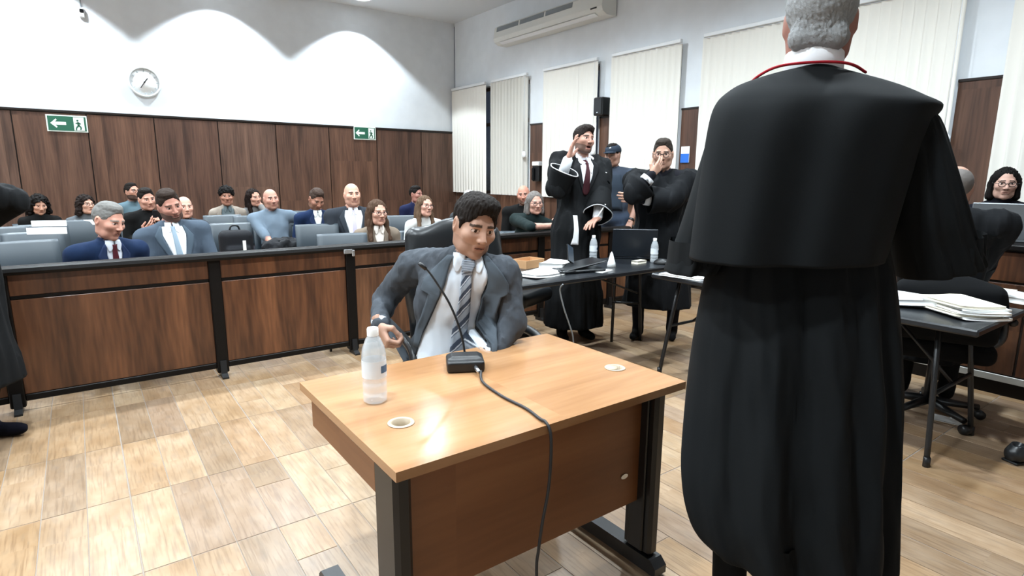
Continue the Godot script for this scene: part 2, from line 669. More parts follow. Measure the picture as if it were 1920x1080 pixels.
func make_materials() -> void:
	M.white_paint = mat(hexc("e8ebee"), 0.5)
	M.plaster = mat(hexc("e8edf2"), 0.9)
	M.plaster.albedo_texture = tex(grain_image(256, 0.02, 0.96, 3))
	M.plaster.uv1_triplanar = true
	M.plaster.uv1_world_triplanar = true
	M.plaster.uv1_scale = Vector3(0.5, 0.5, 0.5)
	M.ceiling = mat(hexc("d5d9dd"), 0.95)
	M.lamp = mat(Color.WHITE, 0.5)
	M.lamp.emission_enabled = true
	M.lamp.emission = LAMP_COLOR
	M.lamp.emission_energy_multiplier = 8.0
	var walnut := tex(wood_image(384, 512, hexc("36251d"), hexc("594135"), hexc("745848"), 11, 9.0, 0.30))
	M.panel = []
	for i in 4:
		var m := mat([hexc("ffffff"), hexc("eee4dc"), hexc("fff2e6"), hexc("e6dcd8")][i], 0.42)
		m.albedo_texture = walnut
		m.uv1_scale = Vector3(0.9, 0.42, 1)
		m.uv1_offset = Vector3(i * 0.27, i * 0.19, 0)
		M.panel.append(m)
	var rosewood := tex(wood_image(384, 512, hexc("362218"), hexc("5c3d2a"), hexc("7c553b"), 31, 8.0, 0.32))
	M.rail_panel = []
	for i in 3:
		var m := mat([hexc("ffffff"), hexc("f2e6dc"), hexc("fff0e2")][i], 0.35)
		m.albedo_texture = rosewood
		m.uv1_scale = Vector3(0.8, 0.55, 1)
		m.uv1_offset = Vector3(i * 0.31, i * 0.23, 0)
		M.rail_panel.append(m)
	M.dark_wood = mat(hexc("1d1512"), 0.35)
	M.black_rail = mat(hexc("0e0b0a"), 0.45, 0.0, 0.3)
	M.black_metal = mat(hexc("17181a"), 0.38, 0.1)
	M.black_plastic = mat(hexc("111214"), 0.42)
	M.black_gloss = mat(hexc("0d0e10"), 0.18)
	M.chrome = mat(hexc("c9ccd0"), 0.2, 0.9)
	M.paper = mat(hexc("f3f4f2"), 0.85)
	M.paper_grey = mat(hexc("dfe2e3"), 0.85)
	M.cream = mat(hexc("e9e2cf"), 0.8)
	M.cardboard = mat(hexc("b98f66"), 0.85)
	M.blind = mat(hexc("ebe8e0"), 0.8)
	M.blind.backlight_enabled = true
	M.blind.backlight = Color(0.15, 0.15, 0.14)
	M.frame = mat(hexc("4a3528"), 0.5)
	M.glass = mat(Color(0.55, 0.62, 0.66, 0.18), 0.02)
	M.glass.transparency = BaseMaterial3D.TRANSPARENCY_ALPHA
	M.grout = mat(hexc("8b8076"), 0.9)
	var desk_img := wood_image(512, 512, hexc("906744"), hexc("a47a55"), hexc("b48c66"), 51, 10.0, 0.16)
	desk_img.rotate_90(CLOCKWISE)
	var desk := tex(desk_img)
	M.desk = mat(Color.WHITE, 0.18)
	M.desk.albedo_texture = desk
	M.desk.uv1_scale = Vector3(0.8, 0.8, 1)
	M.desk_panel_shaded = mat(hexc("c4a98f"), 0.42)  # desk wood tinted darker, painting in the shade below the table top
	M.desk_panel_shaded.albedo_texture = desk
	M.desk_panel_shaded.uv1_scale = Vector3(0.8, 0.8, 1)
	M.plank = []
	var tones := ["b29f89", "a69078", "ab9882", "a19080", "ad977d", "9a8976", "a79074", "b5a48e"]
	for v in 3:
		var t := tex(plank_image(256, 512, 71 + v * 7))
		for i in tones.size():
			var m := mat(hexc(tones[i]), 0.3)
			m.albedo_texture = t
			m.uv1_scale = Vector3(3.2, 1.6, 1)
			M.plank.append(m)
	M.grommet = mat(hexc("b5a48c"), 0.5)
	M.cable = mat(hexc("1c1c1e"), 0.5)
	M.table_black = mat(hexc("1b1e22"), 0.3)
	M.strip = mat(hexc("b9bab6"), 0.4, 0.3)
	M.bottle = mat(Color(0.93, 0.96, 0.98, 0.22), 0.05)
	M.bottle.transparency = BaseMaterial3D.TRANSPARENCY_ALPHA
	M.bottle_label = mat(Color(0.93, 0.95, 0.97, 0.8), 0.5)
	M.bottle_label.transparency = BaseMaterial3D.TRANSPARENCY_ALPHA
	M.print_blue = mat(hexc("4a6a8a"), 0.5)
	M.clock_rim = mat(hexc("e6edf0"), 0.4)
	M.clock_mark = mat(hexc("b4bbbf"), 0.5)
	M.plastic_grey = mat(hexc("7a8085"), 0.5)
	M.ac_white = mat(hexc("d9dad6"), 0.5)
	M.notice_blue = mat(hexc("2a6fd0"), 0.5)
	M.phone_screen = mat(hexc("39424c"), 0.15)
	M.leather = mat(hexc("14171a"), 0.35)
	M.clock_face = mat(hexc("fafbfb"), 0.5)
	M.sign_green = mat(hexc("1f5a44"), 0.5)
	M.sign_white = mat(hexc("e6efe6"), 0.5)
	M.sign_green.emission_enabled = false
	M.seat = mat(hexc("343d44"), 0.45)
	var fab := grain_image(256, 0.35, 0.0, 91)
	fab.bump_map_to_normal_map(2.0)
	M.fabric_normal = tex(fab)

# weathered wood print of the porcelain tiles
func plank_image(w: int, h: int, seed_: int) -> Image:
	var img := Image.create(w, h, false, Image.FORMAT_RGB8)
	var n1 := noise(seed_, 0.01, 4)
	var n2 := noise(seed_ + 1, 0.08, 3)
	var n3 := noise(seed_ + 2, 0.018, 3)
	for y in h:
		for x in w:
			var g := n2.get_noise_2d(x, y * 0.06) * 0.5 + 0.5
			var b := n1.get_noise_2d(x * 0.8, y * 0.5) * 0.5 + 0.5
			var s := n3.get_noise_2d(x * 1.4 + 300, y * 0.4) * 0.5 + 0.5
			var c := Color(0.82, 0.75, 0.67).lerp(Color(0.98, 0.95, 0.92), clampf(b * 1.2 - 0.1, 0, 1))
			c = c.lerp(Color(0.60, 0.53, 0.47), clampf(g - 0.50, 0, 1) * 1.2)
			c = c.lerp(Color(0.78, 0.76, 0.75), clampf(s - 0.55, 0, 1) * 1.6)
			img.set_pixel(x, y, c)
	return img

func in_frame(p: Vector3, pad := 60.0) -> bool:
	var d := p - eye()
	var z := d.dot(cam_f)
	if z < 0.2:
		return false
	var x := 960.0 + FOCAL * d.dot(cam_r) / z
	var y := 540.0 - FOCAL * d.dot(cam_u) / z
	return x > -pad and x < 1920 + pad and y > -pad and y < 1080 + pad

func build_room() -> void:
	var x0 := -4.6
	var z1 := 3.4
	var midx := (x0 + RIGHT) * 0.5
	var midz := (BACK + z1) * 0.5
	var lx := RIGHT - x0
	var lz := z1 - BACK
	# ---- floor
	var fl := struct("floor", block_at(Vector3(midx, -0.102, midz), Vector3(lx + 0.4, 0.2, lz + 0.4)), M.grout)
	var tile := 0.625
	var pieces := []
	var ix0 := int(floor((x0 - 0.045) / tile))
	var iz0 := int(floor((BACK + 2.295) / tile))
	for ix in range(ix0, int(ceil((RIGHT - 0.045) / tile))):
		for iz in range(iz0, int(ceil((z1 + 2.295) / tile))):
			for s in 4:
				var xa := maxf(0.045 + ix * tile + s * tile / 4 + (0.002 if s == 0 else 0.0008), x0)
				var xb := minf(0.045 + ix * tile + (s + 1) * tile / 4 - (0.002 if s == 3 else 0.0008), RIGHT)
				var za := maxf(-2.295 + iz * tile + 0.002, BACK)
				var zb := minf(-2.295 + (iz + 1) * tile - 0.002, z1)
				if xb - xa < 0.01 or zb - za < 0.01:
					continue
				if rng.randf() < 0.12:
					var cut := lerpf(za, zb, rng.randf_range(0.3, 0.7))
					pieces.append([xa, xb, za, cut - 0.0006])
					pieces.append([xa, xb, cut + 0.0006, zb])
				else:
					pieces.append([xa, xb, za, zb])
	var near := []
	var far := []
	for p in pieces:
		var c := Vector3((p[0] + p[1]) * 0.5, 0, (p[2] + p[3]) * 0.5)
		if in_frame(c, 90.0) and c.z > -4.6:
			near.append([c.distance_to(eye()), p])
		else:
			far.append(p)
	near.sort_custom(func(a, b): return a[0] < b[0])
	var rest := {}
	for i in near.size():
		if i < 298:
			var s := Shape.new()
			plank(s, near[i][1])
			put(fl, "plank", s.done(), M.plank[rng.randi() % M.plank.size()])
		else:
			far.append(near[i][1])
	for p in far:
		var k: int = rng.randi() % M.plank.size()
		if not rest.has(k):
			rest[k] = Shape.new()
		plank(rest[k], p)
	var am := ArrayMesh.new()
	for k in rest:
		var m: ArrayMesh = rest[k].done()
		am.add_surface_from_arrays(Mesh.PRIMITIVE_TRIANGLES, m.surface_get_arrays(0))
		am.surface_set_material(am.get_surface_count() - 1, M.plank[k])
	var st := put(fl, "far_planks", am, null)
	st.set_meta("kind", "stuff")
	# ---- ceiling and the walls outside the picture
	struct("ceiling", block_at(Vector3(midx, CEIL + 0.1, midz), Vector3(lx + 0.4, 0.2, lz + 0.4)), M.ceiling)
	struct("wall_left", block_at(Vector3(x0 - 0.1, CEIL / 2, midz), Vector3(0.2, CEIL, lz + 0.4)), M.plaster)
	struct("wall_front", block_at(Vector3(midx, CEIL / 2, z1 + 0.1), Vector3(lx, CEIL, 0.2)), M.plaster)
	# ---- back wall: white plaster above dark wooden panels
	var wb := struct("wall_back", block_at(Vector3(midx, CEIL / 2, BACK - 0.12), Vector3(lx, CEIL, 0.2)), M.plaster)
	put(wb, "panel_backing", block_at(Vector3(midx, WOOD_TOP / 2, BACK - 0.012), Vector3(lx, WOOD_TOP, 0.02)), M.dark_wood)
	var seams := []
	for px in [20.7, 161.5, 287.0, 406.0, 520.0, 618.5, 707.0, 790.0]:
		seams.append(on_z(px, 300 if px > 450 else 217, BACK).x)
	while seams[0] > x0 + 0.9:
		seams.push_front(seams[0] - 0.85)
	seams.push_front(x0)
	seams.append(RIGHT)
	for i in range(seams.size() - 1):
		var w: float = seams[i + 1] - seams[i] - 0.014
		var uo := Vector2(rng.randf() * 3.0, rng.randf() * 3.0)
		var s := Shape.new()
		s.box(Vector3.ZERO, Vector3(w, WOOD_TOP - 0.06, 0.02), 0.003, Basis.IDENTITY, uo)
		put(wb, "panel", s.done(), M.panel[i % 4], Vector3((seams[i] + seams[i + 1]) * 0.5, (WOOD_TOP - 0.06) * 0.5 + 0.02, BACK + 0.008))
	put(wb, "top_moulding", block_at(Vector3(midx, WOOD_TOP - 0.012, BACK + 0.012), Vector3(lx, 0.03, 0.035), 0.004), M.dark_wood)
	# ---- window wall
	var wins := [[-10.48, -8.06], [-7.63, -6.41], [-6.12, -4.95], [-4.62, -3.47], [-3.15, -2.02], [-1.68, -0.55], [-0.2, 0.95], [1.3, 2.45]]
	var sill := 1.05
	var head := 3.0
	var w := Shape.new()
	var th := 0.22
	var cx := RIGHT + th / 2
	w.box(Vector3(cx, sill / 2, midz), Vector3(th, sill, lz))
	w.box(Vector3(cx, (head + CEIL) / 2, midz), Vector3(th, CEIL - head, lz))
	var last := BACK
	for q in wins:
		if q[0] + 0.05 - last > 0.001:
			w.box(Vector3(cx, (sill + head) / 2, (last + q[0] + 0.05) / 2), Vector3(th, head - sill, q[0] + 0.05 - last))
		last = q[1] - 0.05
	w.box(Vector3(cx, (sill + head) / 2, (last + z1) / 2), Vector3(th, head - sill, z1 - last))
	var wr := struct("wall_right", w.done(), M.plaster)
	# wooden cladding on the piers and below the windows
	for i in range(wins.size()):
		var za: float = wins[i][1] + 0.012
		var zb: float = (wins[i + 1][0] if i < wins.size() - 1 else z1) - 0.012
		var uo := Vector2(rng.randf() * 3.0, rng.randf() * 3.0)
		put(wr, "pier_panel", block(Vector3(0.03, WOOD_TOP - 0.02, zb - za), 0.003, uo), M.panel[(i + 1) % 4], Vector3(RIGHT - 0.012, (WOOD_TOP - 0.02) / 2, (za + zb) / 2))
		put(wr, "pier_trim", block(Vector3(0.04, 0.025, zb - za + 0.012), 0.003), M.dark_wood, Vector3(RIGHT - 0.014, WOOD_TOP - 0.008, (za + zb) / 2))
		var wa: float = wins[i][0]
		var wz: float = wins[i][1]
		var parts := 2 if wz - wa > 2.0 else 1
		for k in parts:
			var a := lerpf(wa, wz, float(k) / parts) + 0.006
			var b := lerpf(wa, wz, float(k + 1) / parts) - 0.006
			put(wr, "dado_panel", block(Vector3(0.03, sill, b - a), 0.003, Vector2(rng.randf() * 3.0, rng.randf())), M.panel[(i + k) % 4], Vector3(RIGHT - 0.012, sill / 2, (a + b) / 2))
	# windows with a frame and two panes
	for i in wins.size():
		var a: float = wins[i][0] + 0.05
		var b: float = wins[i][1] - 0.05
		var mid := (a + b) / 2
		var win := Node3D.new()
		win.name = "window_%d" % (i + 1)
		add_child(win)
		win.position = Vector3(RIGHT + 0.12, sill, mid)
		win.set_meta("kind", "structure")
		var f := Shape.new()
		var hh := head - sill
		for s in [-1, 0, 1]:
			f.box(Vector3(0, hh / 2, s * ((b - a) / 2 - 0.03)), Vector3(0.05, hh, 0.06), 0.004)
		for y in [0.03, hh * 0.66, hh - 0.03]:
			f.box(Vector3(0, y, 0), Vector3(0.046, 0.06, b - a), 0.004)
		put(win, "window_frame", f.done(), M.frame)
		for s in [-1, 1]:
			put(win, "pane", block(Vector3(0.006, hh - 0.06, (b - a) / 2 - 0.06)), M.glass, Vector3(0, hh / 2, s * (b - a) / 4))
	build_blinds(wins)
	# skirting on the window wall
	var bb := struct("baseboard_right", block_at(Vector3(RIGHT - 0.035, 0.05, midz), Vector3(0.018, 0.1, lz), 0.003), M.dark_wood)

func plank(s: Shape, p: Array) -> void:
	var b := 0.0015
	var xa: float = p[0]
	var xb: float = p[1]
	var za: float = p[2]
	var zb: float = p[3]
	var uo := Vector2(rng.randf() * 7.0, rng.randf() * 7.0)
	var y := 0.0
	s.quad(Vector3(xa + b, y, za + b), Vector3(xb - b, y, za + b), Vector3(xb - b, y, zb - b), Vector3(xa + b, y, zb - b), uo)
	var lo := -0.004
	s.quad(Vector3(xa, lo, zb), Vector3(xa + b, y, zb - b), Vector3(xb - b, y, zb - b), Vector3(xb, lo, zb), uo)
	s.quad(Vector3(xb, lo, za), Vector3(xb - b, y, za + b), Vector3(xa + b, y, za + b), Vector3(xa, lo, za), uo)
	s.quad(Vector3(xa, lo, za), Vector3(xa + b, y, za + b), Vector3(xa + b, y, zb - b), Vector3(xa, lo, zb), uo)
	s.quad(Vector3(xb, lo, zb), Vector3(xb - b, y, zb - b), Vector3(xb - b, y, za + b), Vector3(xb, lo, za), uo)

func build_blinds(wins: Array) -> void:
	var top := 3.05
	var low := 1.06
	var sets := []
	var z_mid_a: float = on_x(918, 300, RIGHT).z
	var z_mid_b: float = on_x(930, 300, RIGHT).z
	sets.append([BACK + 0.03, z_mid_a, 0.10, "closed vertical blind in the corner beside the wooden back wall"])
	sets.append([z_mid_b, wins[0][1], 1.1, "vertical blind with slats turned half open, beside the corner blind"])
	sets.append([wins[1][0], wins[1][1], 0.06, "closed vertical blind behind the pointing lawyer"])
	sets.append([wins[2][0], wins[2][1], 0.32, "vertical blind beside the black loudspeaker, slats slightly turned"])
	sets.append([wins[3][0], wins[3][1], 0.28, "vertical blind next to the pier with the blue and white notice"])
	sets.append([wins[4][0], wins[4][1], 0.10, "closed cream vertical blind with a chain and round white weight"])
	sets.append([wins[5][0], wins[5][1], 0.10, "closed cream vertical blind behind the woman with the laptop"])
	for i in sets.size():
		var a: float = sets[i][0]
		var b: float = sets[i][1]
		var t := thing("vertical_blind", sets[i][3], "blind", Vector3(RIGHT - 0.09, 0, (a + b) / 2), 0.0, "vertical blinds on the windows")
		put(t, "headrail", block(Vector3(0.05, 0.045, b - a), 0.006), M.white_paint, Vector3(0, top, 0))
		var pitch := 0.098
		var cnt := int(round((b - a) / pitch))
		pitch = (b - a) / cnt
		var sl := Shape.new()
		# a slat is a shallow curved strip
		var rows := []
		for y in [top - 0.03, low]:
			var r := []
			for k in 5:
				var u := (k / 4.0 - 0.5)
				r.append(Vector3(0.012 * (1.0 - 4.0 * u * u), y, u * (pitch + 0.012)))
			for k in 5:
				var u := 0.5 - k / 4.0
				r.append(Vector3(0.012 * (1.0 - 4.0 * u * u) + 0.0015, y, u * (pitch + 0.012)))
			rows.append(r)
		sl.sheet(rows, true)
		var mesh := sl.done()
		for k in cnt:
			var ang: float = sets[i][2] + rng.randf_range(-0.05, 0.05)
			put(t, "slat", mesh, M.blind, Vector3(0, 0, a + pitch * (k + 0.5) - (a + b) / 2), Basis(Vector3.UP, ang))
		if i == 5 or i == 2 or i == 1:
			var zz := (b - a) / 2 - 0.01
			var ch := put(t, "chain", tube_mesh([Vector3(-0.05, top, zz), Vector3(-0.05, 1.75, zz)], 0.003, 6), M.white_paint)
			put(ch, "chain_weight", lathe_mesh([Vector2(0, -0.008), Vector2(0.05, -0.008), Vector2(0.055, 0), Vector2(0.05, 0.008), Vector2(0, 0.008)], 20, Vector3.RIGHT), M.white_paint, Vector3(-0.05, 1.75, zz))

# ------------------------------------------------------------------ the wooden rail between the floor and the public
func build_rail() -> void:
	var t := thing("courtroom_rail", "long dark wooden rail with black posts dividing the public seats from the floor", "rail", Vector3(0, 0, RAIL_Z))
	var posts := [-1.55, on_y(35, 620, 0.4).x - 0.06]
	posts = [-1.6, -0.42, 0.70, 1.66, 2.62, 3.58, 4.54, 5.5, RIGHT - 0.05]
	for i in posts.size():
		var x: float = posts[i]
		put(t, "post", block(Vector3(0.075, RAIL_H - 0.03, 0.075), 0.006), M.black_rail, Vector3(x, (RAIL_H - 0.03) / 2 + 0.03, 0))
		var f := Shape.new()
		f.prism(PackedVector2Array([Vector2(-0.03, 0.0), Vector2(0.10, 0.0), Vector2(0.10, 0.012), Vector2(0.06, 0.03), Vector2(0.045, 0.12), Vector2(-0.03, 0.12)]), Vector3(x - 0.02, 0, 0), Vector3(0, 0, 1), Vector3.UP, Vector3.RIGHT, 0.04)
		put(t, "foot_bracket", f.done(), M.black_metal)
		if i == posts.size() - 1:
			break
		var b: float = posts[i + 1]
		var mid := (x + b) / 2
		var w := b - x - 0.075
		var uo := Vector2(rng.randf() * 4.0, rng.randf() * 4.0)
		put(t, "upper_panel", block(Vector3(w, 0.125, 0.028), 0.003, uo), M.rail_panel[i % 3], Vector3(mid, 0.765, 0.004))
		put(t, "groove_moulding", block(Vector3(w, 0.022, 0.034), 0.003), M.black_rail, Vector3(mid, 0.692, 0.0))
		put(t, "lower_panel", block(Vector3(w, 0.575, 0.028), 0.003, uo), M.rail_panel[i % 3], Vector3(mid, 0.392, 0.004))
		put(t, "bottom_strip", block(Vector3(w, 0.04, 0.05), 0.004), M.black_rail, Vector3(mid, 0.083, 0.0))
	var c := Shape.new()
	c.prism(PackedVector2Array([Vector2(-0.055, -0.03), Vector2(0.055, -0.03), Vector2(0.062, -0.012), Vector2(0.055, 0.008), Vector2(0.035, 0.017), Vector2(-0.035, 0.017), Vector2(-0.055, 0.008), Vector2(-0.062, -0.012)]), Vector3(posts[0] - 0.05, 0, 0), Vector3(0, 0, 1), Vector3.UP, Vector3.RIGHT, posts[posts.size() - 1] - posts[0] + 0.1)
	put(t, "cap_rail", c.done(), M.black_rail, Vector3(0, RAIL_H - 0.017, 0))
	var lt := Shape.new()
	lt.box(Vector3(1.635, RAIL_H - 0.05, 0.055), Vector3(0.07, 0.035, 0.02), 0.004)
	lt.box(Vector3(1.675, RAIL_H - 0.065, 0.058), Vector3(0.022, 0.05, 0.02), 0.004)
	put(t, "gate_latch", lt.done(), M.chrome)

# ------------------------------------------------------------------ desk with microphone, bottle
const DESK_H := 0.74
func build_desk() -> void:
	var w := 1.06
	var d := 0.735
	var t := thing("office_desk", "light wood office desk with black steel legs and two cable holes", "desk", Vector3(1.055, 0, -1.531))
	var holes := [on_y(752, 793, DESK_H) - t.position, on_y(1153, 690, DESK_H) - t.position]
	var tp := Shape.new()
	var sq := 0.04
	var hr := 0.03
	for fy in [[DESK_H, 1.0], [DESK_H - 0.026, -1.0]]:
		var y: float = fy[0]
		var xs := [-w / 2, holes[0].x - sq, holes[0].x + sq, holes[1].x - sq, holes[1].x + sq, w / 2]
		for k in 5:
			var zs := [[-d / 2, d / 2]]
			if k == 1 or k == 3:
				var hc: Vector3 = holes[k / 2]
				zs = [[-d / 2, hc.z - sq], [hc.z + sq, d / 2]]
				for q in 24:
					var a0 := TAU * q / 24
					var a1 := TAU * (q + 1) / 24
					var d0 := Vector3(cos(a0), 0, sin(a0))
					var d1 := Vector3(cos(a1), 0, sin(a1))
					var hy := Vector3(hc.x, y, hc.z)
					tp.quad(hy + d0 * hr, hy + d0 * sq / maxf(absf(d0.x), absf(d0.z)), hy + d1 * sq / maxf(absf(d1.x), absf(d1.z)), hy + d1 * hr)
					if y == DESK_H:
						tp.quad(hy + d0 * hr, hy + d1 * hr, hy + d1 * hr + Vector3(0, -0.026, 0), hy + d0 * hr + Vector3(0, -0.026, 0))
			for zz in zs:
				tp.quad(Vector3(xs[k], y, zz[0]), Vector3(xs[k + 1], y, zz[0]), Vector3(xs[k + 1], y, zz[1]), Vector3(xs[k], y, zz[1]))
	for sx in [-1.0, 1.0]:
		tp.quad(Vector3(sx * w / 2, DESK_H - 0.026, -d / 2), Vector3(sx * w / 2, DESK_H, -d / 2), Vector3(sx * w / 2, DESK_H, d / 2), Vector3(sx * w / 2, DESK_H - 0.026, d / 2))
		tp.quad(Vector3(-w / 2, DESK_H - 0.026, sx * d / 2), Vector3(-w / 2, DESK_H, sx * d / 2), Vector3(w / 2, DESK_H, sx * d / 2), Vector3(w / 2, DESK_H - 0.026, sx * d / 2))
	put(t, "table_top", tp.done(), M.desk)
	for i in 2:
		var hp: Vector3 = holes[i]
		var gr := put(t, "cable_grommet", lathe_mesh([Vector2(0.0265, -0.03), Vector2(0.0265, 0.002), Vector2(0.037, 0.002), Vector2(0.038, 0.0), Vector2(0.03, -0.001), Vector2(0.03, -0.03)], 24), M.grommet, Vector3(hp.x, DESK_H + 0.0005, hp.z))
		if i == 1:
			put(gr, "grommet_cap", lathe_mesh([Vector2(0.0, 0.004), Vector2(0.02, 0.004), Vector2(0.022, 0.001), Vector2(0.0, 0.001)], 16), M.grommet, Vector3(-0.012, 0, -0.004))
	put(t, "modesty_panel", block(Vector3(w - 0.14, 0.43, 0.018), 0.002, Vector2(0.3, 0.7)), M.desk_panel_shaded, Vector3(0.0, DESK_H - 0.03 - 0.225, 0.24))
	put(t, "back_rail", block(Vector3(0.018, 0.12, d - 0.22), 0.002), M.desk_panel_shaded, Vector3(-w / 2 + 0.035, DESK_H - 0.09, -0.08))
	for s in [-1, 1]:
		var x: float = s * (w / 2 - 0.045)
		var c := Shape.new()
		c.box(Vector3(x, 0.39, 0.245), Vector3(0.05, 0.64, 0.13), 0.012)
		c.box(Vector3(x - s * 0.028, 0.39, 0.245), Vector3(0.012, 0.62, 0.07), 0.004)
		put(t, "leg_column", c.done(), M.black_metal)
		var f := Shape.new()
		f.prism(PackedVector2Array([Vector2(-0.335, 0.0), Vector2(0.345, 0.0), Vector2(0.345, 0.03), Vector2(0.32, 0.055), Vector2(-0.31, 0.055), Vector2(-0.335, 0.03)]), Vector3(x - 0.03, 0.012, 0), Vector3(0, 0, 1), Vector3.UP, Vector3.RIGHT, 0.06)
		var lf := put(t, "leg_foot", f.done(), M.black_metal)
		put(t, "top_bracket", block(Vector3(0.05, 0.03, d - 0.16), 0.004), M.black_metal, Vector3(x, DESK_H - 0.043, 0))
		for zz in [-0.3, 0.31]:
			put(lf, "levelling_pad", lathe_mesh([Vector2(0, 0), Vector2(0.02, 0), Vector2(0.02, 0.014), Vector2(0, 0.014)], 12), M.black_plastic, Vector3(x, 0, zz))
	var bp := on_z(1170, 893, t.position.z + 0.25) - t.position
	var b := Shape.new()
	var oval := PackedVector2Array()
	for k in 20:
		oval.append(Vector2(cos(TAU * k / 20) * 0.017, sin(TAU * k / 20) * 0.009))
	b.prism(oval, Vector3.ZERO, Vector3.RIGHT, Vector3.UP, Vector3(0, 0, 1), 0.003)
	put(t, "maker_badge", b.done(), M.chrome, Vector3(bp.x, bp.y, 0.25))
	# ---- gooseneck microphone
	var mp := on_y(872, 690, DESK_H)
	var mic := thing("gooseneck_microphone", "black gooseneck microphone with square base standing on the desk", "microphone", Vector3(mp.x, DESK_H, mp.z), CAM_YAW * -1.0 + 0.15)
	var bs := Sculpt.new(Vector3(-0.09, -0.01, -0.085), Vector3(0.09, 0.07, 0.085), 0.004)
	bs.slab(Vector3(0, 0.02, 0), Vector3(0.066, 0.02, 0.056), 0.009)
	bs.slab(Vector3(0, 0.032, -0.015), Vector3(0.055, 0.016, 0.035), 0.012, 0, 0.01)
	bs.cut_plane(Vector3.ZERO, Vector3.DOWN)
	put(mic, "base", carve(bs), M.black_plastic)
	var mb := mic.global_transform.affine_inverse() * mp
	var neck := []
	for q in [[872, 668], [868, 640], [858, 605], [842, 568], [822, 535], [803, 508], [790, 497]]:
		var dd := 2.16
		neck.append(mic.transform.affine_inverse() * dep(q[0], q[1], dd))
	var path := bez(neck, 6)
	put(mic, "neck", tube_mesh(path, 0.0042, 8), M.black_metal)
	put(mic, "neck_socket", tube_mesh([neck[0] + Vector3(0, -0.03, 0), neck[0] + Vector3(0, 0.012, 0)], [0.011, 0.007], 12), M.black_plastic)
	put(mic, "capsule", tube_mesh([neck[5].lerp(neck[6], 0.3), neck[6], neck[6] + (neck[6] - neck[5]) * 0.35], [0.007, 0.0085, 0.006], 10), M.black_plastic)
	var cs := mic.transform.affine_inverse() * (on_y(893, 703, DESK_H) + Vector3(0, 0.02, 0))
	put(mic, "cable_socket", tube_mesh([cs + Vector3(0, 0, -0.02), cs + Vector3(0.008, -0.003, 0.022)], 0.007, 10), M.chrome)
	var c0 := on_y(893, 703, DESK_H) + Vector3(0.008, 0.017, 0.018)
	var edge_z := t.position.z + 0.735 / 2
	var cab := [c0, on_y(905, 716, DESK_H + 0.006), on_y(940, 742, DESK_H + 0.005), on_y(985, 765, DESK_H + 0.005), on_y(1012, 785, DESK_H + 0.005)]
	var e := on_z(1027, 806, edge_z)
	cab.append(Vector3(e.x, DESK_H + 0.005, edge_z - 0.01))
	cab.append(Vector3(e.x, DESK_H - 0.02, edge_z + 0.012))
	for q in [[1033, 860], [1028, 920], [1017, 980], [1010, 1030], [1006, 1080]]:
		cab.append(on_z(q[0], q[1], edge_z + 0.02))
	var lastp: Vector3 = cab[cab.size() - 1]
	cab.append(Vector3(lastp.x + 0.01, 0.006, edge_z + 0.03))
	cab.append(Vector3(lastp.x + 0.1, 0.006, edge_z + 0.3))
	var cb := put(self, "microphone_cable", tube_mesh(bez(cab, 6), 0.0045, 8), M.cable)
	cb.set_meta("label", "dark cable running from the microphone over the desk edge to the floor")
	cb.set_meta("category", "cable")
	# ---- water bottle on the desk
	var wp := on_y(704, 752, DESK_H)
	bottle(wp, 1.1, "clear water bottle with white cap standing on the light wood desk", "bottle on the desk")

func bottle(at: Vector3, sc: float, label: String, group: String, blue := false) -> Node3D:
	var t := thing("water_bottle", label, "bottle", at, 0.0, group)
	var prof := [Vector2(0.0, 0.0), Vector2(0.028, 0.0), Vector2(0.033, 0.006), Vector2(0.033, 0.03), Vector2(0.031, 0.034), Vector2(0.033, 0.038), Vector2(0.033, 0.058), Vector2(0.031, 0.062), Vector2(0.033, 0.066), Vector2(0.033, 0.135), Vector2(0.03, 0.155), Vector2(0.02, 0.18), Vector2(0.0135, 0.19), Vector2(0.0135, 0.205)]
	var inner := []
	for p in prof:
		inner.push_front(Vector2(maxf(p.x - 0.0012, 0.0), p.y + (0.0012 if p.y < 0.01 else 0.0)))
	for p in prof.duplicate():
		p *= sc
	var full := prof + inner
	for i in full.size():
		full[i] = full[i] * sc
	put(t, "bottle_body", lathe_mesh(full, 24), M.bottle)
	var bl := put(t, "bottle_label", lathe_mesh([Vector2(0.0334, 0.074) * sc, Vector2(0.0334, 0.122) * sc], 24), M.bottle_label)
	put(bl, "label_print", lathe_part([Vector2(0.0337, 0.088) * sc, Vector2(0.0337, 0.108) * sc], 0.5, 1.4), M.print_blue)
	put(t, "cap", lathe_mesh([Vector2(0.0155, 0.188) * sc, Vector2(0.0155, 0.207) * sc, Vector2(0.014, 0.21) * sc, Vector2(0.0, 0.21) * sc], 20), M.paper)
	return t
func lathe_part(prof: Array, a0: float, a1: float) -> ArrayMesh:
	var s := Shape.new()
	var rows := []
	for p in prof:
		var r := []
		for k in 9:
			var a := lerpf(a0, a1, k / 8.0)
			r.append(Vector3(cos(a) * p.x, p.y, sin(a) * p.x))
		rows.append(r)
	s.sheet(rows)
	return s.done()

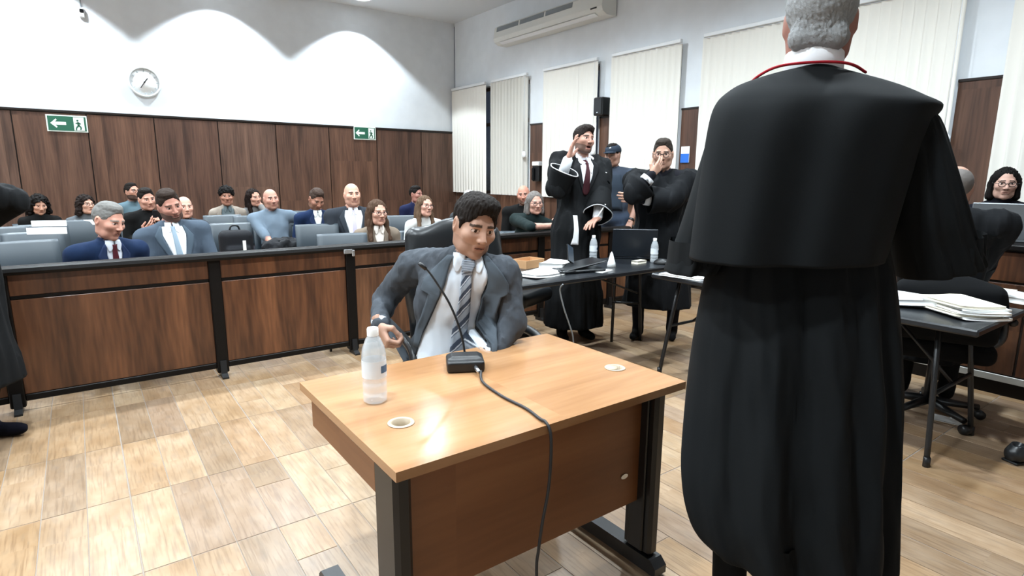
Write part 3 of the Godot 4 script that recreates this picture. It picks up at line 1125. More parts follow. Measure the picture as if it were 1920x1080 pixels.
# ------------------------------------------------------------------ folding tables
func leg_path(p0: Vector3, p1: Vector3) -> Array:
	var knee := Vector3(lerpf(p0.x, p1.x, 0.85), 0.12, lerpf(p0.z, p1.z, 0.85))
	return [p0, p0.lerp(knee, 0.5), knee, p1]
func build_folding_tables() -> void:
	# the table of the lawyers, along the back
	var a := Vector3(1.95, 0, -3.46)
	var b := Vector3(3.66, 0, -2.86)
	var mid := (a + b) / 2
	var t := thing("folding_table", "black folding table in front of the pointing lawyer, with papers and a laptop", "table", mid)
	put(t, "table_top", block(Vector3(b.x - a.x, 0.035, b.z - a.z), 0.008), M.table_black, Vector3(0, 0.7225, 0))
	var A := on_y(1128, 635, 0) - mid
	var B := on_y(1200, 638, 0) - mid
	put(t, "leg", tube_mesh(leg_path(Vector3(A.x - 0.04, 0.71, A.z + 0.17), Vector3(A.x, 0.0, A.z + 0.12)), 0.013, 8), M.black_metal)
	put(t, "leg", tube_mesh(leg_path(Vector3(0.80, 0.71, 0.0), Vector3(B.x, 0.0, B.z)), 0.013, 8), M.black_metal)
	put(t, "cross_bar", tube_mesh([Vector3(A.x - 0.03, 0.36, A.z + 0.14), Vector3(lerpf(0.80, B.x, 0.5), 0.36, B.z * 0.5)], 0.01, 8), M.black_metal)
	put(t, "brace", tube_mesh([Vector3(0.2, 0.70, -0.02), Vector3(0.78, 0.48, 0.0)], 0.008, 8), M.black_metal)
	for z in [-0.2, 0.2]:
		put(t, "leg", tube_mesh(leg_path(Vector3(-0.72, 0.71, z), Vector3(-0.75, 0.0, z * 1.2)), 0.013, 8), M.black_metal)
	put(t, "cross_bar", tube_mesh([Vector3(-0.735, 0.36, -0.22), Vector3(-0.735, 0.36, 0.22)], 0.01, 8), M.black_metal)
	# the table on the right, its short side towards the judge
	var c := Vector3(3.22, 0, -2.72)
	var e := Vector3(3.96, 0, -0.815)
	mid = (c + e) / 2
	var t2 := thing("folding_table", "black folding table with a heap of white papers beside the robed man's back", "table", mid)
	put(t2, "table_top", block(Vector3(e.x - c.x, 0.035, e.z - c.z), 0.008), M.table_black, Vector3(0, 0.7225, 0))
	for zz in [[-0.952 - mid.z, 0.06], [-2.64 - mid.z, -0.06]]:
		for s in [-1, 1]:
			var foot := Vector3(s * 0.315, 0, zz[0])
			var lg := put(t2, "leg", tube_mesh(leg_path(Vector3(s * 0.22, 0.70, zz[0] + zz[1] * -1.0), foot), 0.014, 8), M.black_metal)
			put(lg, "rubber_foot", tube_mesh([foot, foot + Vector3(0, 0.05, 0)], 0.017, 8), M.black_plastic)
		put(t2, "cross_bar", tube_mesh([Vector3(-0.27, 0.36, zz[0] - zz[1] * 0.5), Vector3(0.27, 0.36, zz[0] - zz[1] * 0.5)], 0.011, 8), M.black_metal)
		put(t2, "brace", tube_mesh([Vector3(0, 0.36, zz[0] - zz[1] * 0.5), Vector3(0, 0.69, zz[0] * 0.55)], 0.009, 8), M.black_metal)

# ------------------------------------------------------------------ the raised bench at the right
func build_bench() -> void:
	var x := 4.78
	var h := 1.0
	var z0 := -2.1
	var z1 := 1.2
	var t := thing("court_bench", "tall dark wooden bench with black plinth and pale strip, holding the grey laptop", "bench", Vector3(x, 0, (z0 + z1) / 2))
	var l := z1 - z0
	put(t, "plinth", block(Vector3(0.05, 0.09, l), 0.004), M.black_rail, Vector3(0.05, 0.045, 0))
	put(t, "metal_strip", block(Vector3(0.012, 0.045, l), 0.002), M.strip, Vector3(0.02, 0.115, 0))
	put(t, "front_board", block(Vector3(0.03, h - 0.12, l - 0.01), 0.003), M.dark_wood, Vector3(0.05, (h - 0.12) / 2 + 0.09, 0))
	for q in [-1.0, 1.0]:
		put(t, "side_board", block(Vector3(0.5, h - 0.03, 0.03), 0.003), M.dark_wood, Vector3(0.3, (h - 0.03) / 2, q * (l / 2 - 0.02)))
	for k in 3:
		put(t, "front_panel", block(Vector3(0.02, 0.60, l / 3 - 0.015), 0.003, Vector2(k * 1.3, k * 0.7)), M.rail_panel[k], Vector3(0.03, 0.445, -l / 2 + l / 3 * (k + 0.5)))
		put(t, "upper_panel", block(Vector3(0.02, 0.19, l / 3 - 0.015), 0.003, Vector2(k * 1.1, k * 0.4)), M.rail_panel[(k + 1) % 3], Vector3(0.03, 0.855, -l / 2 + l / 3 * (k + 0.5)))
	put(t, "bench_top", block(Vector3(0.62, 0.035, l + 0.04), 0.006), M.black_rail, Vector3(0.29, h - 0.018, 0))

# ------------------------------------------------------------------ office chair of the questioned man
func office_chair(at: Vector3, turn: float, label: String, back_h: float, cover: Material = null) -> void:
	var t := thing("office_chair", label, "chair", at, turn)
	var s := Sculpt.new(Vector3(-0.36, 0.36, -0.42), Vector3(0.36, back_h + 0.1, 0.36), 0.012)
	s.slab(Vector3(0, 0.46, 0.02), Vector3(0.26, 0.06, 0.26), 0.05)
	put(t, "seat", carve(s), M.leather if cover == null else cover)
	var b := Sculpt.new(Vector3(-0.36, 0.45, -0.5), Vector3(0.36, back_h + 0.08, 0.05), 0.012)
	var mid := (0.52 + back_h) / 2
	var hh := (back_h - 0.52) / 2
	var tilt := Basis(Vector3.RIGHT, -0.12)
	b.slab(Vector3(0, mid, -0.26), Vector3(0.245, hh, 0.05), 0.049, 0, 0.01, tilt)
	b.egg(Vector3(0, mid + 0.05, -0.26), Vector3(0.26, hh * 0.98, 0.07), 0, 0.04)
	put(t, "backrest", carve(b), M.leather if cover == null else cover)
	for sx in [-1, 1]:
		var p := bez([Vector3(sx * 0.25, 0.44, 0.08), Vector3(sx * 0.31, 0.5, 0.1), Vector3(sx * 0.31, 0.62, 0.1), Vector3(sx * 0.305, 0.66, 0.02), Vector3(sx * 0.3, 0.66, -0.2)], 5)
		put(t, "armrest", tube_mesh(p, 0.022, 8), M.black_plastic)
	put(t, "gas_lift", tube_mesh([Vector3(0, 0.09, 0), Vector3(0, 0.4, 0)], [0.03, 0.024], 12), M.black_metal)
	for k in 5:
		var a := TAU * k / 5 + 0.3
		var d := Vector3(cos(a), 0, sin(a))
		var ba := put(t, "base_arm", tube_mesh([Vector3(0, 0.1, 0), d * 0.27 + Vector3(0, 0.075, 0)], [0.028, 0.018], 8), M.black_plastic)
		put(ba, "caster", lathe_mesh([Vector2(0, -0.02), Vector2(0.027, -0.02), Vector2(0.029, 0), Vector2(0.027, 0.02), Vector2(0, 0.02)], 14, d.cross(Vector3.UP)), M.black_plastic, d * 0.28 + Vector3(0, 0.03, 0))

# ------------------------------------------------------------------ seats of the public
var seat_spots := []     # [position of the hip above the floor, turn, seat height, label]
func public_chair(at: Vector3, turn: float, sh: float, label: String) -> void:
	var t := thing("audience_chair", label, "chair", Vector3(at.x, 0, at.z), turn, "grey chairs of the public")
	var m: Material = M.seat
	var s := Shape.new()
	var rows := []
	var top := sh + 0.43
	var low := sh + 0.08
	for q in [[low, 0.0], [low + 0.02, 0.018], [top - 0.02, 0.018], [top, 0.0]]:
		var r := []
		for k in 9:
			var u := k / 4.0 - 1.0
			r.append(Vector3(u * 0.21, q[0], -0.20 - (q[0] - sh) * 0.18 + u * u * 0.03 + q[1]))
		for k in 9:
			var u := 1.0 - k / 4.0
			r.append(Vector3(u * 0.21, q[0], -0.20 - (q[0] - sh) * 0.18 + u * u * 0.03 - q[1]))
		rows.append(r)
	s.sheet(rows, true)
	put(t, "backrest", s.done(), m)
	put(t, "seat", block(Vector3(0.42, 0.035, 0.42), 0.014), m, Vector3(0, sh - 0.018, 0.02))
	for sx in [-1, 1]:
		put(t, "side_frame", tube_mesh(bez([Vector3(sx * 0.19, top - 0.12, -0.27), Vector3(sx * 0.19, sh + 0.03, -0.215), Vector3(sx * 0.19, sh - 0.05, -0.15), Vector3(sx * 0.2, 0.0, -0.22)], 4), 0.011, 6), M.black_metal)
		put(t, "front_leg", tube_mesh([Vector3(sx * 0.19, sh - 0.03, 0.17), Vector3(sx * 0.2, 0.0, 0.19)], 0.011, 6), M.black_metal)

# ------------------------------------------------------------------ people
# labels inside a body: 0 upper garment, 1 skin, 2 lips, 3 brows, 4 eye white, 5 iris, 6 trousers, 7 shoes, 8 shirt, 9 beard, 10 nostrils and mouth
var heads := {}
var hands := {}
var hairs := {}
var glasses_mesh: ArrayMesh

func head_template(kind: String) -> Dictionary:
	if heads.has(kind):
		return heads[kind]
	var fine := kind.begins_with("near")
	var female := kind.ends_with("female")
	var open_mouth := kind.ends_with("talking")
	var cell := 0.0036 if fine else 0.0062
	var s := Sculpt.new(Vector3(-0.115, -0.15, -0.135), Vector3(0.115, 0.145, 0.145), cell)
	var jaw := 0.9 if female else 1.0
	s.egg(Vector3(0, 0.03, -0.012), Vector3(0.075, 0.09, 0.096), 1, 0.02)
	s.egg(Vector3(0, -0.03, 0.028), Vector3(0.062 * jaw, 0.08, 0.066), 1, 0.03)
	s.cone(Vector3(-0.036 * jaw, -0.082, 0.03), Vector3(0.036 * jaw, -0.082, 0.03), 0.027, 0.027, 1, 0.03)
	s.egg(Vector3(0, -0.098, 0.066), Vector3(0.024, 0.018, 0.02), 1, 0.025)
	for q in [-1.0, 1.0]:
		s.egg(Vector3(q * 0.043, -0.018, 0.06), Vector3(0.023, 0.02, 0.024), 1, 0.025)
		s.cone(Vector3(q * 0.052 * jaw, -0.07, -0.005), Vector3(q * 0.06, 0.0, -0.005), 0.02, 0.02, 1, 0.03)
		s.egg(Vector3(q * 0.077, 0.0, -0.008), Vector3(0.011, 0.031, 0.019), 1, 0.008, false, Basis(Vector3.UP, q * 0.35))
		s.egg(Vector3(q * 0.085, 0.002, -0.003), Vector3(0.006, 0.016, 0.008), 1, 0.006, true)
		s.egg(Vector3(q * 0.031, 0.007, 0.096), Vector3(0.017, 0.011, 0.017), 1, 0.012, true)
	s.cone(Vector3(-0.034, 0.026, 0.078), Vector3(0.034, 0.026, 0.078), 0.0105, 0.0105, 1, 0.016)
	s.cone(Vector3(0, 0.016, 0.087), Vector3(0, -0.026, 0.107), 0.008, 0.012, 1, 0.012)
	for q in [-1.0, 1.0]:
		s.egg(Vector3(q * 0.012, -0.03, 0.097), Vector3(0.0085, 0.0075, 0.011), 1, 0.007)
		s.egg(Vector3(q * 0.031, 0.006, 0.0735), Vector3(0.0155, 0.0115, 0.0125), 1, 0.004)
	if open_mouth:
		s.egg(Vector3(0, -0.066, 0.092), Vector3(0.019, 0.011, 0.02), 1, 0.006, true)
		s.cone(Vector3(-0.018, -0.053, 0.083), Vector3(0.018, -0.053, 0.083), 0.006, 0.006, 1, 0.006)
		s.cone(Vector3(-0.016, -0.08, 0.081), Vector3(0.016, -0.08, 0.081), 0.007, 0.007, 1, 0.006)
	else:
		s.cone(Vector3(-0.019, -0.058, 0.083), Vector3(0.019, -0.058, 0.083), 0.0062, 0.0062, 1, 0.008)
		s.cone(Vector3(-0.016, -0.068, 0.083), Vector3(0.016, -0.068, 0.083), 0.007, 0.007, 1, 0.008)
		s.egg(Vector3(0, -0.063, 0.0935), Vector3(0.022, 0.0022, 0.006), 1, 0.003, true)
	var t := s.extract()
	var V: PackedVector3Array = t.v
	var L: PackedByteArray = t.l
	for i in V.size():
		var p := V[i]
		var l := 1
		var ax := absf(p.x)
		if p.z > 0.05:
			if open_mouth:
				if ax < 0.02 and absf(p.y + 0.066) < 0.01 and p.z < 0.088:
					l = 10
				elif ax < 0.025 and p.y < -0.047 and p.y > -0.088:
					l = 2
			else:
				if absf(p.y + 0.063) < 0.0022 and ax < 0.022 and fine:
					l = 10
				elif absf(p.y + 0.063) < 0.0105 - ax * 0.28 and ax < 0.025:
					l = 2
			var ex := ax - 0.031
			var ey := p.y - 0.006
			if (ex * ex) / (0.0145 * 0.0145) + (ey * ey) / (0.0068 * 0.0068) < 1.0:
				l = 4
				if ex * ex + ey * ey < 0.0062 * 0.0062:
					l = 5
			if not fine and ((ex * ex) / (0.013 * 0.013) + (ey * ey) / (0.006 * 0.006) < 1.0):
				l = 5
			if fine and l == 1 and ey > 0.0 and (ex * ex) / (0.0165 * 0.0165) + (ey * ey) / (0.0092 * 0.0092) < 1.0:
				l = 3
			if absf(p.y - 0.029 + maxf(ax - 0.036, 0.0) * 0.35) < (0.0052 if not female else 0.0038) and ax > 0.012 and ax < 0.052:
				l = 3
			if fine and ax < 0.014 and ax > 0.004 and p.y < -0.034 and p.y > -0.041 and p.z > 0.09 and p.z < 0.106:
				l = 10
		if l == 1 and p.y < -0.035 and p.z > -0.03 - p.y * 0.0 and not (p.z > 0.08 and p.y > -0.043):
			var cheek := -0.035 - maxf(0.0, p.z - 0.02) * 0.25
			if p.y < cheek and not (ax < 0.012 and p.y < -0.073 and p.y > -0.08 and false):
				l = 9
		L[i] = l
	t.l = L
	heads[kind] = t
	return t

# right hand: fingers along +y, palm towards -z, thumb on the +x side; curl of each finger from 0 to 1
func hand_template(kind: String) -> Dictionary:
	if hands.has(kind):
		return hands[kind]
	var curl := [0.3, 0.35, 0.4, 0.45]
	var spread := 0.06
	var thumb := 0.4
	match kind:
		"open":
			curl = [0.08, 0.05, 0.08, 0.14]
			spread = 0.1
			thumb = 0.1
		"grip":
			curl = [0.8, 0.85, 0.9, 0.9]
			thumb = 0.9
		"flat":
			curl = [0.15, 0.15, 0.18, 0.2]
			thumb = 0.25
	var s := Sculpt.new(Vector3(-0.07, -0.05, -0.11), Vector3(0.11, 0.21, 0.05), 0.0045)
	s.cone(Vector3(0, -0.04, 0), Vector3(0, 0.015, 0), 0.026, 0.026, 1, 0.02, Vector3(0, 0, 1), 0.75)
	for i in 4:
		var x := 0.030 - i * 0.0195
		s.cone(Vector3(x * 0.6, 0.01, 0), Vector3(x, 0.088 - absf(i - 1.2) * 0.004, 0), 0.015, 0.0125, 1, 0.014, Vector3(0, 0, 1), 0.9)
	var lens := [[0.042, 0.026, 0.02], [0.047, 0.03, 0.022], [0.043, 0.028, 0.021], [0.033, 0.02, 0.018]]
	for i in 4:
		var x := 0.030 - i * 0.0195
		var p := Vector3(x, 0.088 - absf(i - 1.2) * 0.004, 0)
		var ang := 0.0
		var side := (1.3 - i) * spread
		for k in 3:
			ang += curl[i] * [1.2, 1.45, 1.0][k]
			var d := Vector3(sin(side) * cos(ang), cos(ang) * cos(side), -sin(ang))
			var q: Vector3 = p + d * lens[i][k]
			var r0: float = [0.0098, 0.0088, 0.008][k]
			s.cone(p, q, r0, r0 - 0.0008, 1, 0.004)
			p = q
	var b := Vector3(0.022, 0.02, -0.008)
	var d1 := Vector3(0.72, 0.62, -0.25 - thumb * 0.45).normalized()
	var d2 := Vector3(0.45 - thumb * 0.9, 0.85, -0.2 - thumb * 0.3).normalized()
	s.cone(b, b + d1 * 0.042, 0.0165, 0.0125, 1, 0.014)
	s.cone(b + d1 * 0.042, b + d1 * 0.042 + d2 * 0.03, 0.0118, 0.0105, 1, 0.005)
	s.cone(b + d1 * 0.042 + d2 * 0.03, b + d1 * 0.042 + d2 * 0.054, 0.0105, 0.0088, 1, 0.004)
	var t := s.extract()
	var L: PackedByteArray = t.l
	L.fill(1)
	t.l = L
	hands[kind] = t
	return t

func hair_mesh(kind: String) -> ArrayMesh:
	if hairs.has(kind):
		return hairs[kind]
	var s := Sculpt.new(Vector3(-0.16, -0.40, -0.2), Vector3(0.16, 0.185, 0.15), 0.0065 if not kind.begins_with("near") else 0.0045)
	var sc := Vector3(40, 40, 40)
	var amp := 0.004
	match kind:
		"near_short":
			s.egg(Vector3(0, 0.042, -0.014), Vector3(0.083, 0.093, 0.105), 0, 0.01)
			s.egg(Vector3(0.01, 0.1, 0.04), Vector3(0.06, 0.035, 0.05), 0, 0.03)
			s.egg(Vector3(0, -0.035, 0.09), Vector3(0.07, 0.108, 0.085), 0, 0.012, true)
			s.cut_plane(Vector3(0, -0.035, -0.03), Vector3(0, -0.8, 0.6).normalized())
			for q in [-1.0, 1.0]:
				s.egg(Vector3(q * 0.085, -0.002, -0.004), Vector3(0.02, 0.034, 0.023), 0, 0.005, true)
				s.cone(Vector3(q * 0.073, 0.03, 0.03), Vector3(q * 0.071, -0.005, 0.026), 0.009, 0.006, 0, 0.01)
			sc = Vector3(90, 25, 60)
			amp = 0.005
		"near_grey":
			s.egg(Vector3(0, 0.036, -0.016), Vector3(0.083, 0.096, 0.104), 0, 0.01)
			s.egg(Vector3(0, -0.04, 0.09), Vector3(0.066, 0.104, 0.085), 0, 0.012, true)
			s.cone(Vector3(-0.04, -0.05, -0.07), Vector3(0.04, -0.05, -0.07), 0.03, 0.03, 0, 0.03)
			s.cut_plane(Vector3(0, -0.075, -0.05), Vector3(0, -0.93, 0.35).normalized())
			for q in [-1.0, 1.0]:
				s.egg(Vector3(q * 0.085, -0.002, 0.004), Vector3(0.02, 0.036, 0.026), 0, 0.005, true)
			sc = Vector3(120, 60, 120)
			amp = 0.004
		"short":
			s.egg(Vector3(0, 0.036, -0.014), Vector3(0.079, 0.092, 0.102), 0, 0.01)
			s.egg(Vector3(0, 0.1, 0.0), Vector3(0.06, 0.034, 0.075), 0, 0.02)
			s.egg(Vector3(0, -0.03, 0.088), Vector3(0.08, 0.108, 0.085), 0, 0.012, true)
			s.cut_plane(Vector3(0, -0.035, -0.03), Vector3(0, -0.8, 0.6).normalized())
			for q in [-1.0, 1.0]:
				s.egg(Vector3(q * 0.085, -0.002, -0.004), Vector3(0.02, 0.034, 0.023), 0, 0.005, true)
		"balding":
			s.egg(Vector3(0, 0.03, -0.016), Vector3(0.081, 0.088, 0.102), 0, 0.01)
			s.egg(Vector3(0, 0.085, 0.05), Vector3(0.075, 0.1, 0.11), 0, 0.012, true)
			s.egg(Vector3(0, -0.045, 0.085), Vector3(0.072, 0.1, 0.09), 0, 0.012, true)
			s.cut_plane(Vector3(0, -0.035, -0.03), Vector3(0, -0.8, 0.6).normalized())
			amp = 0.001
		"curly":
			s.egg(Vector3(0, 0.055, -0.014), Vector3(0.098, 0.1, 0.11), 0, 0.01)
			s.egg(Vector3(0, -0.045, 0.095), Vector3(0.074, 0.095, 0.09), 0, 0.012, true)
			s.cut_plane(Vector3(0, -0.03, -0.03), Vector3(0, -0.8, 0.6).normalized())
			amp = 0.014
			sc = Vector3(28, 28, 28)
		"long", "long_bun":
			s.egg(Vector3(0, 0.038, -0.018), Vector3(0.083, 0.092, 0.103), 0, 0.01)
			for q in [-1.0, 1.0]:
				s.cone(Vector3(q * 0.07, 0.04, -0.005), Vector3(q * 0.08, -0.1, -0.005), 0.024, 0.026, 0, 0.03)
				if kind == "long":
					s.cone(Vector3(q * 0.08, -0.1, -0.005), Vector3(q * 0.1, -0.26, 0.05), 0.028, 0.02, 0, 0.03)
			s.cone(Vector3(-0.05, -0.02, -0.06), Vector3(-0.06, -0.24 if kind == "long" else -0.1, -0.085), 0.05, 0.04, 0, 0.04)
			s.cone(Vector3(0.05, -0.02, -0.06), Vector3(0.06, -0.24 if kind == "long" else -0.1, -0.085), 0.05, 0.04, 0, 0.04)
			s.egg(Vector3(0, -0.03, 0.1), Vector3(0.068, 0.117, 0.1), 0, 0.014, true)
			s.egg(Vector3(0.012, 0.135, 0.03), Vector3(0.003, 0.02, 0.08), 0, 0.008, true)
			s.egg(Vector3(0, -0.16, 0.05), Vector3(0.06, 0.12, 0.1), 0, 0.014, true)
			amp = 0.011
			sc = Vector3(70, 10, 70)
		"wavy":
			s.egg(Vector3(0, 0.045, -0.014), Vector3(0.092, 0.095, 0.11), 0, 0.01)
			for q in [-1.0, 1.0]:
				s.cone(Vector3(q * 0.08, 0.04, -0.005), Vector3(q * 0.1, -0.1, -0.01), 0.036, 0.042, 0, 0.03)
			s.cone(Vector3(0, -0.02, -0.07), Vector3(0, -0.12, -0.08), 0.07, 0.065, 0, 0.04)
			s.egg(Vector3(0, -0.035, 0.1), Vector3(0.067, 0.113, 0.1), 0, 0.014, true)
			s.egg(Vector3(0, -0.16, 0.04), Vector3(0.065, 0.1, 0.09), 0, 0.014, true)
			amp = 0.016
			sc = Vector3(22, 22, 22)
	var n := noise(hash(kind) % 1000, 1.0, 2)
	s.ruffle(n, amp, sc)
	var m := carve(s)
	hairs[kind] = m
	return m

func spectacles() -> ArrayMesh:
	if glasses_mesh == null:
		var s := Shape.new()
		for q in [-1.0, 1.0]:
			var loop := []
			for k in 14:
				var a := TAU * k / 14
				loop.append(Vector3(q * 0.032 + cos(a) * 0.023, 0.003 + sin(a) * 0.018, 0.103 - absf(q * 0.032 + cos(a) * 0.023) * 0.12))
			s.tube(loop, 0.0022, 5, true)
			s.tube([Vector3(q * 0.055, 0.008, 0.097), Vector3(q * 0.08, 0.01, 0.07), Vector3(q * 0.083, 0.01, -0.01)], 0.002, 5)
		s.tube([Vector3(-0.01, 0.006, 0.102), Vector3(0.0, 0.009, 0.106), Vector3(0.01, 0.006, 0.102)], 0.002, 5)
		glasses_mesh = s.done()
	return glasses_mesh

func elbow(a: Vector3, b: Vector3, l1: float, l2: float, pole: Vector3) -> Vector3:
	var d := b - a
	var l := clampf(d.length(), 0.05, (l1 + l2) * 0.999)
	var x := (l1 * l1 - l2 * l2 + l * l) / (2.0 * l)
	var hgt := sqrt(maxf(l1 * l1 - x * x, 0.0))
	var n := d.normalized()
	var p := (pole - n * pole.dot(n)).normalized()
	return a + n * x + p * hgt

class Body:
	var V := PackedVector3Array()
	var N := PackedVector3Array()
	var C := PackedColorArray()
	var skin := PackedInt32Array()
	var cloth := PackedInt32Array()
	func add(t: Dictionary, xf: Transform3D, pal: Array, mirror := false) -> void:
		var base := V.size()
		var v: PackedVector3Array = t.v
		var n: PackedVector3Array = t.n
		var l: PackedByteArray = t.l
		var x: PackedInt32Array = t.x
		var b := xf.basis
		for i in v.size():
			var p := v[i]
			var q := n[i]
			if mirror:
				p.x = -p.x
				q.x = -q.x
			V.append(xf * p)
			N.append((b * q).normalized())
			C.append(pal[l[i]])
		for i in range(0, x.size(), 3):
			var a := x[i]
			var c := x[i + 1]
			var d := x[i + 2]
			if mirror:
				var tmp := c
				c = d
				d = tmp
			var la := l[a]
			var is_skin := (la >= 1 and la <= 5) or la >= 9
			if is_skin:
				skin.append(base + a)
				skin.append(base + c)
				skin.append(base + d)
			else:
				cloth.append(base + a)
				cloth.append(base + c)
				cloth.append(base + d)
	func mesh(ms: Material, mc: Material) -> ArrayMesh:
		var m := ArrayMesh.new()
		for k in 2:
			var ix: PackedInt32Array = skin if k == 0 else cloth
			if ix.is_empty():
				continue
			var arr := []
			arr.resize(Mesh.ARRAY_MAX)
			arr[Mesh.ARRAY_VERTEX] = V
			arr[Mesh.ARRAY_NORMAL] = N
			arr[Mesh.ARRAY_COLOR] = C
			arr[Mesh.ARRAY_INDEX] = ix
			m.add_surface_from_arrays(Mesh.PRIMITIVE_TRIANGLES, arr)
			m.surface_set_material(m.get_surface_count() - 1, ms if k == 0 else mc)
		return m

var skin_mat: StandardMaterial3D
var cloth_mat: StandardMaterial3D
var tinted := {}
func cloth_of(c: Color, rough := 0.9) -> StandardMaterial3D:
	var key := c.to_html() + str(rough)
	if not tinted.has(key):
		var m := mat(c, rough, 0.0, 0.3)
		m.normal_enabled = true
		m.normal_texture = M.fabric_normal
		m.normal_scale = 0.25
		m.uv1_triplanar = true
		m.uv1_scale = Vector3(6, 6, 6)
		tinted[key] = m
	return tinted[key]
func hair_of(c: Color) -> StandardMaterial3D:
	var key := "hair" + c.to_html()
	if not tinted.has(key):
		var m := mat(c.darkened(0.2), 0.7, 0.0, 0.25)
		m.normal_enabled = true
		m.normal_texture = M.fabric_normal
		m.normal_scale = 0.8
		m.uv1_triplanar = true
		m.uv1_scale = Vector3(9, 3, 9)
		tinted[key] = m
	return tinted[key]

# One figure. k: label, head (world), yaw (0 faces +z), look (Vector3: pitch down, turn, tilt), sit, hip (world, optional),
# neck (world, optional), cols {top, trousers, skin, hair, shirt, shoes}, hair, glasses, beard, female, build, arms [left, right] = {at, pole, hand, palm} in world or local, cell
func person(k: Dictionary) -> Dictionary:
	var yaw: float = k.get("yaw", 0.0)
	var female: bool = k.get("female", false)
	var bw: float = k.get("build", 1.0) * (0.88 if female else 1.0)
	var hs: float = k.get("head_scale", 0.95 if female else 1.0)
	var head: Vector3 = k.head
	var F := Basis(Vector3.UP, yaw)
	var look: Vector3 = k.get("look", Vector3.ZERO)
	var lean: Vector3 = k.get("lean", Vector3(0, 0, 0.06))     # neck relative to the hip, sideways and forwards
	var sit: bool = k.get("sit", true)
	var hip: Vector3
	var neck: Vector3
	if k.has("neck"):
		neck = k.neck
	else:
		neck = head + F * Vector3(0, -0.165, -0.035) * hs
	if k.has("hip"):
		hip = k.hip
	else:
		hip = neck - F * Vector3(lean.x, sqrt(0.25 - lean.x * lean.x - lean.z * lean.z) if sit else 0.53, lean.z)
	var root := thing("person", k.label, "person", Vector3(hip.x, 0, hip.z), yaw, k.get("group", ""))
	var inv := root.transform.affine_inverse()
	var H := inv * head
	var NK := inv * neck
	var HP := inv * hip
	var cols: Dictionary = k.cols
	var pal := []
	var skin: Color = cols.skin
	var lips := skin.lerp(Color("7a3f3a"), 0.3)
	var beard: Color = skin.lerp(cols.hair, k.get("beard", 0.0))
	var raw := [cols.top, skin, lips, cols.get("brow", cols.hair.lerp(skin, 0.25)), skin.lerp(Color.WHITE, 0.45), Color("2a1c14"), cols.get("trousers", Color("23262c")), cols.get("shoes", Color("131313")), cols.get("shirt", Color.WHITE), beard, Color("3a1a16")]
	for i in raw.size():
		pal.append(raw[i].srgb_to_linear())
	var up := (NK - HP).normalized()
	var side := Vector3(1, 0, 0)
	side = (side - up * side.dot(up)).normalized()
	var fwd := side.cross(up)
	var cell: float = k.get("cell", 0.017)
	# joints
	var sh_w := 0.185 * bw
	var tw: float = k.get("twist", 0.0)
	var sside := side.rotated(up, tw)
	var sl := NK - up * 0.055 + sside * sh_w
	var sr := NK - up * 0.055 - sside * sh_w
	if k.has("shoulders"):
		sl = inv * k.shoulders[0]
		sr = inv * k.shoulders[1]
	var shoulders := [sl, sr]
	var elbows := []
	var wrists := []
	var specs: Array = k.get("arms", [{}, {}])
	for i in 2:
		var sp: Dictionary = specs[i]
		var sg := 1.0 if i == 0 else -1.0
		var at: Vector3
		if sp.has("world"):
			at = inv * sp.world
		elif sp.has("at"):
			at = sp.at
		elif sit:
			at = HP + Vector3(sg * 0.12, 0.12, 0.30)
		else:
			at = HP + Vector3(sg * 0.27, -0.08, 0.06)
		var pole: Vector3 = sp.get("pole", Vector3(sg * 0.5, -0.3, -0.8))
		var ul := 0.285
		var fl := 0.255
		var e: Vector3
		if sp.has("elbow"):
			e = inv * sp.elbow
		else:
			e = elbow(shoulders[i], at, ul, fl, pole)
			var dd: Vector3 = at - e
			at = e + dd.normalized() * minf(dd.length(), fl)
		elbows.append(e)
		wrists.append(at)
	var knees := []
	var reach: float = k.get("reach", 0.40)
	var ankles := []
	for i in 2:
		var sg := 1.0 if i == 0 else -1.0
		if sit:
			knees.append(Vector3(HP.x + sg * 0.13, maxf(HP.y - 0.01, 0.36), HP.z + reach))
			ankles.append(Vector3(HP.x + sg * 0.12, 0.085, HP.z + reach - (0.0 if reach > 0.35 else 0.12)))
		else:
			var st: float = k.get("stance", 0.1)
			ankles.append(Vector3(sg * st, 0.085, -0.02 + sg * k.get("step", 0.0)))
			knees.append(Vector3(sg * (st + 0.015), HP.y * 0.52, HP.z * 0.5 + 0.035 + sg * k.get("step", 0.0) * 0.5))
	# bounds
	var lo := Vector3(9, 9, 9)
	var hi := -lo
	for p in [H, NK, HP, sl, sr] + elbows + wrists + knees + ankles:
		lo = lo.min(p)
		hi = hi.max(p)
	lo -= Vector3(0.26, 0.1, 0.26) * maxf(bw, 1.0)
	hi += Vector3(0.26, 0.02, 0.3) * maxf(bw, 1.0)
	lo.y = maxf(lo.y, -0.02)
	var s := Sculpt.new(lo, hi, cell)
	var bel: float = k.get("belly", 1.0)
	s.egg(HP.lerp(NK, 0.66), Vector3(0.16 * bw, 0.19, 0.112 * bw), 0, 0.05, false, Basis(side, up, fwd))
	s.egg(HP.lerp(NK, 0.28) + fwd * 0.015 * bel, Vector3(0.148 * bw, 0.17, 0.115 * bw * bel), 0, 0.06, false, Basis(side, up, fwd))
	s.egg(HP + up * 0.01, Vector3(0.16 * bw, 0.11, 0.125 * bw), 6, 0.05)
	s.cone(sl, sr, 0.056 * bw, 0.056 * bw, 0, 0.05)
	for i in 2:
		s.cone(NK + up * 0.015, shoulders[i] + up * 0.015, 0.05, 0.052 * bw, 0, 0.04)
	if female:
		for q in [-1.0, 1.0]:
			s.egg(HP.lerp(NK, 0.6) + fwd * 0.09 + side * q * 0.065, Vector3(0.06, 0.06, 0.05), 0, 0.04)
	var bare: float = k.get("bare", 0.0)            # forearms without sleeves
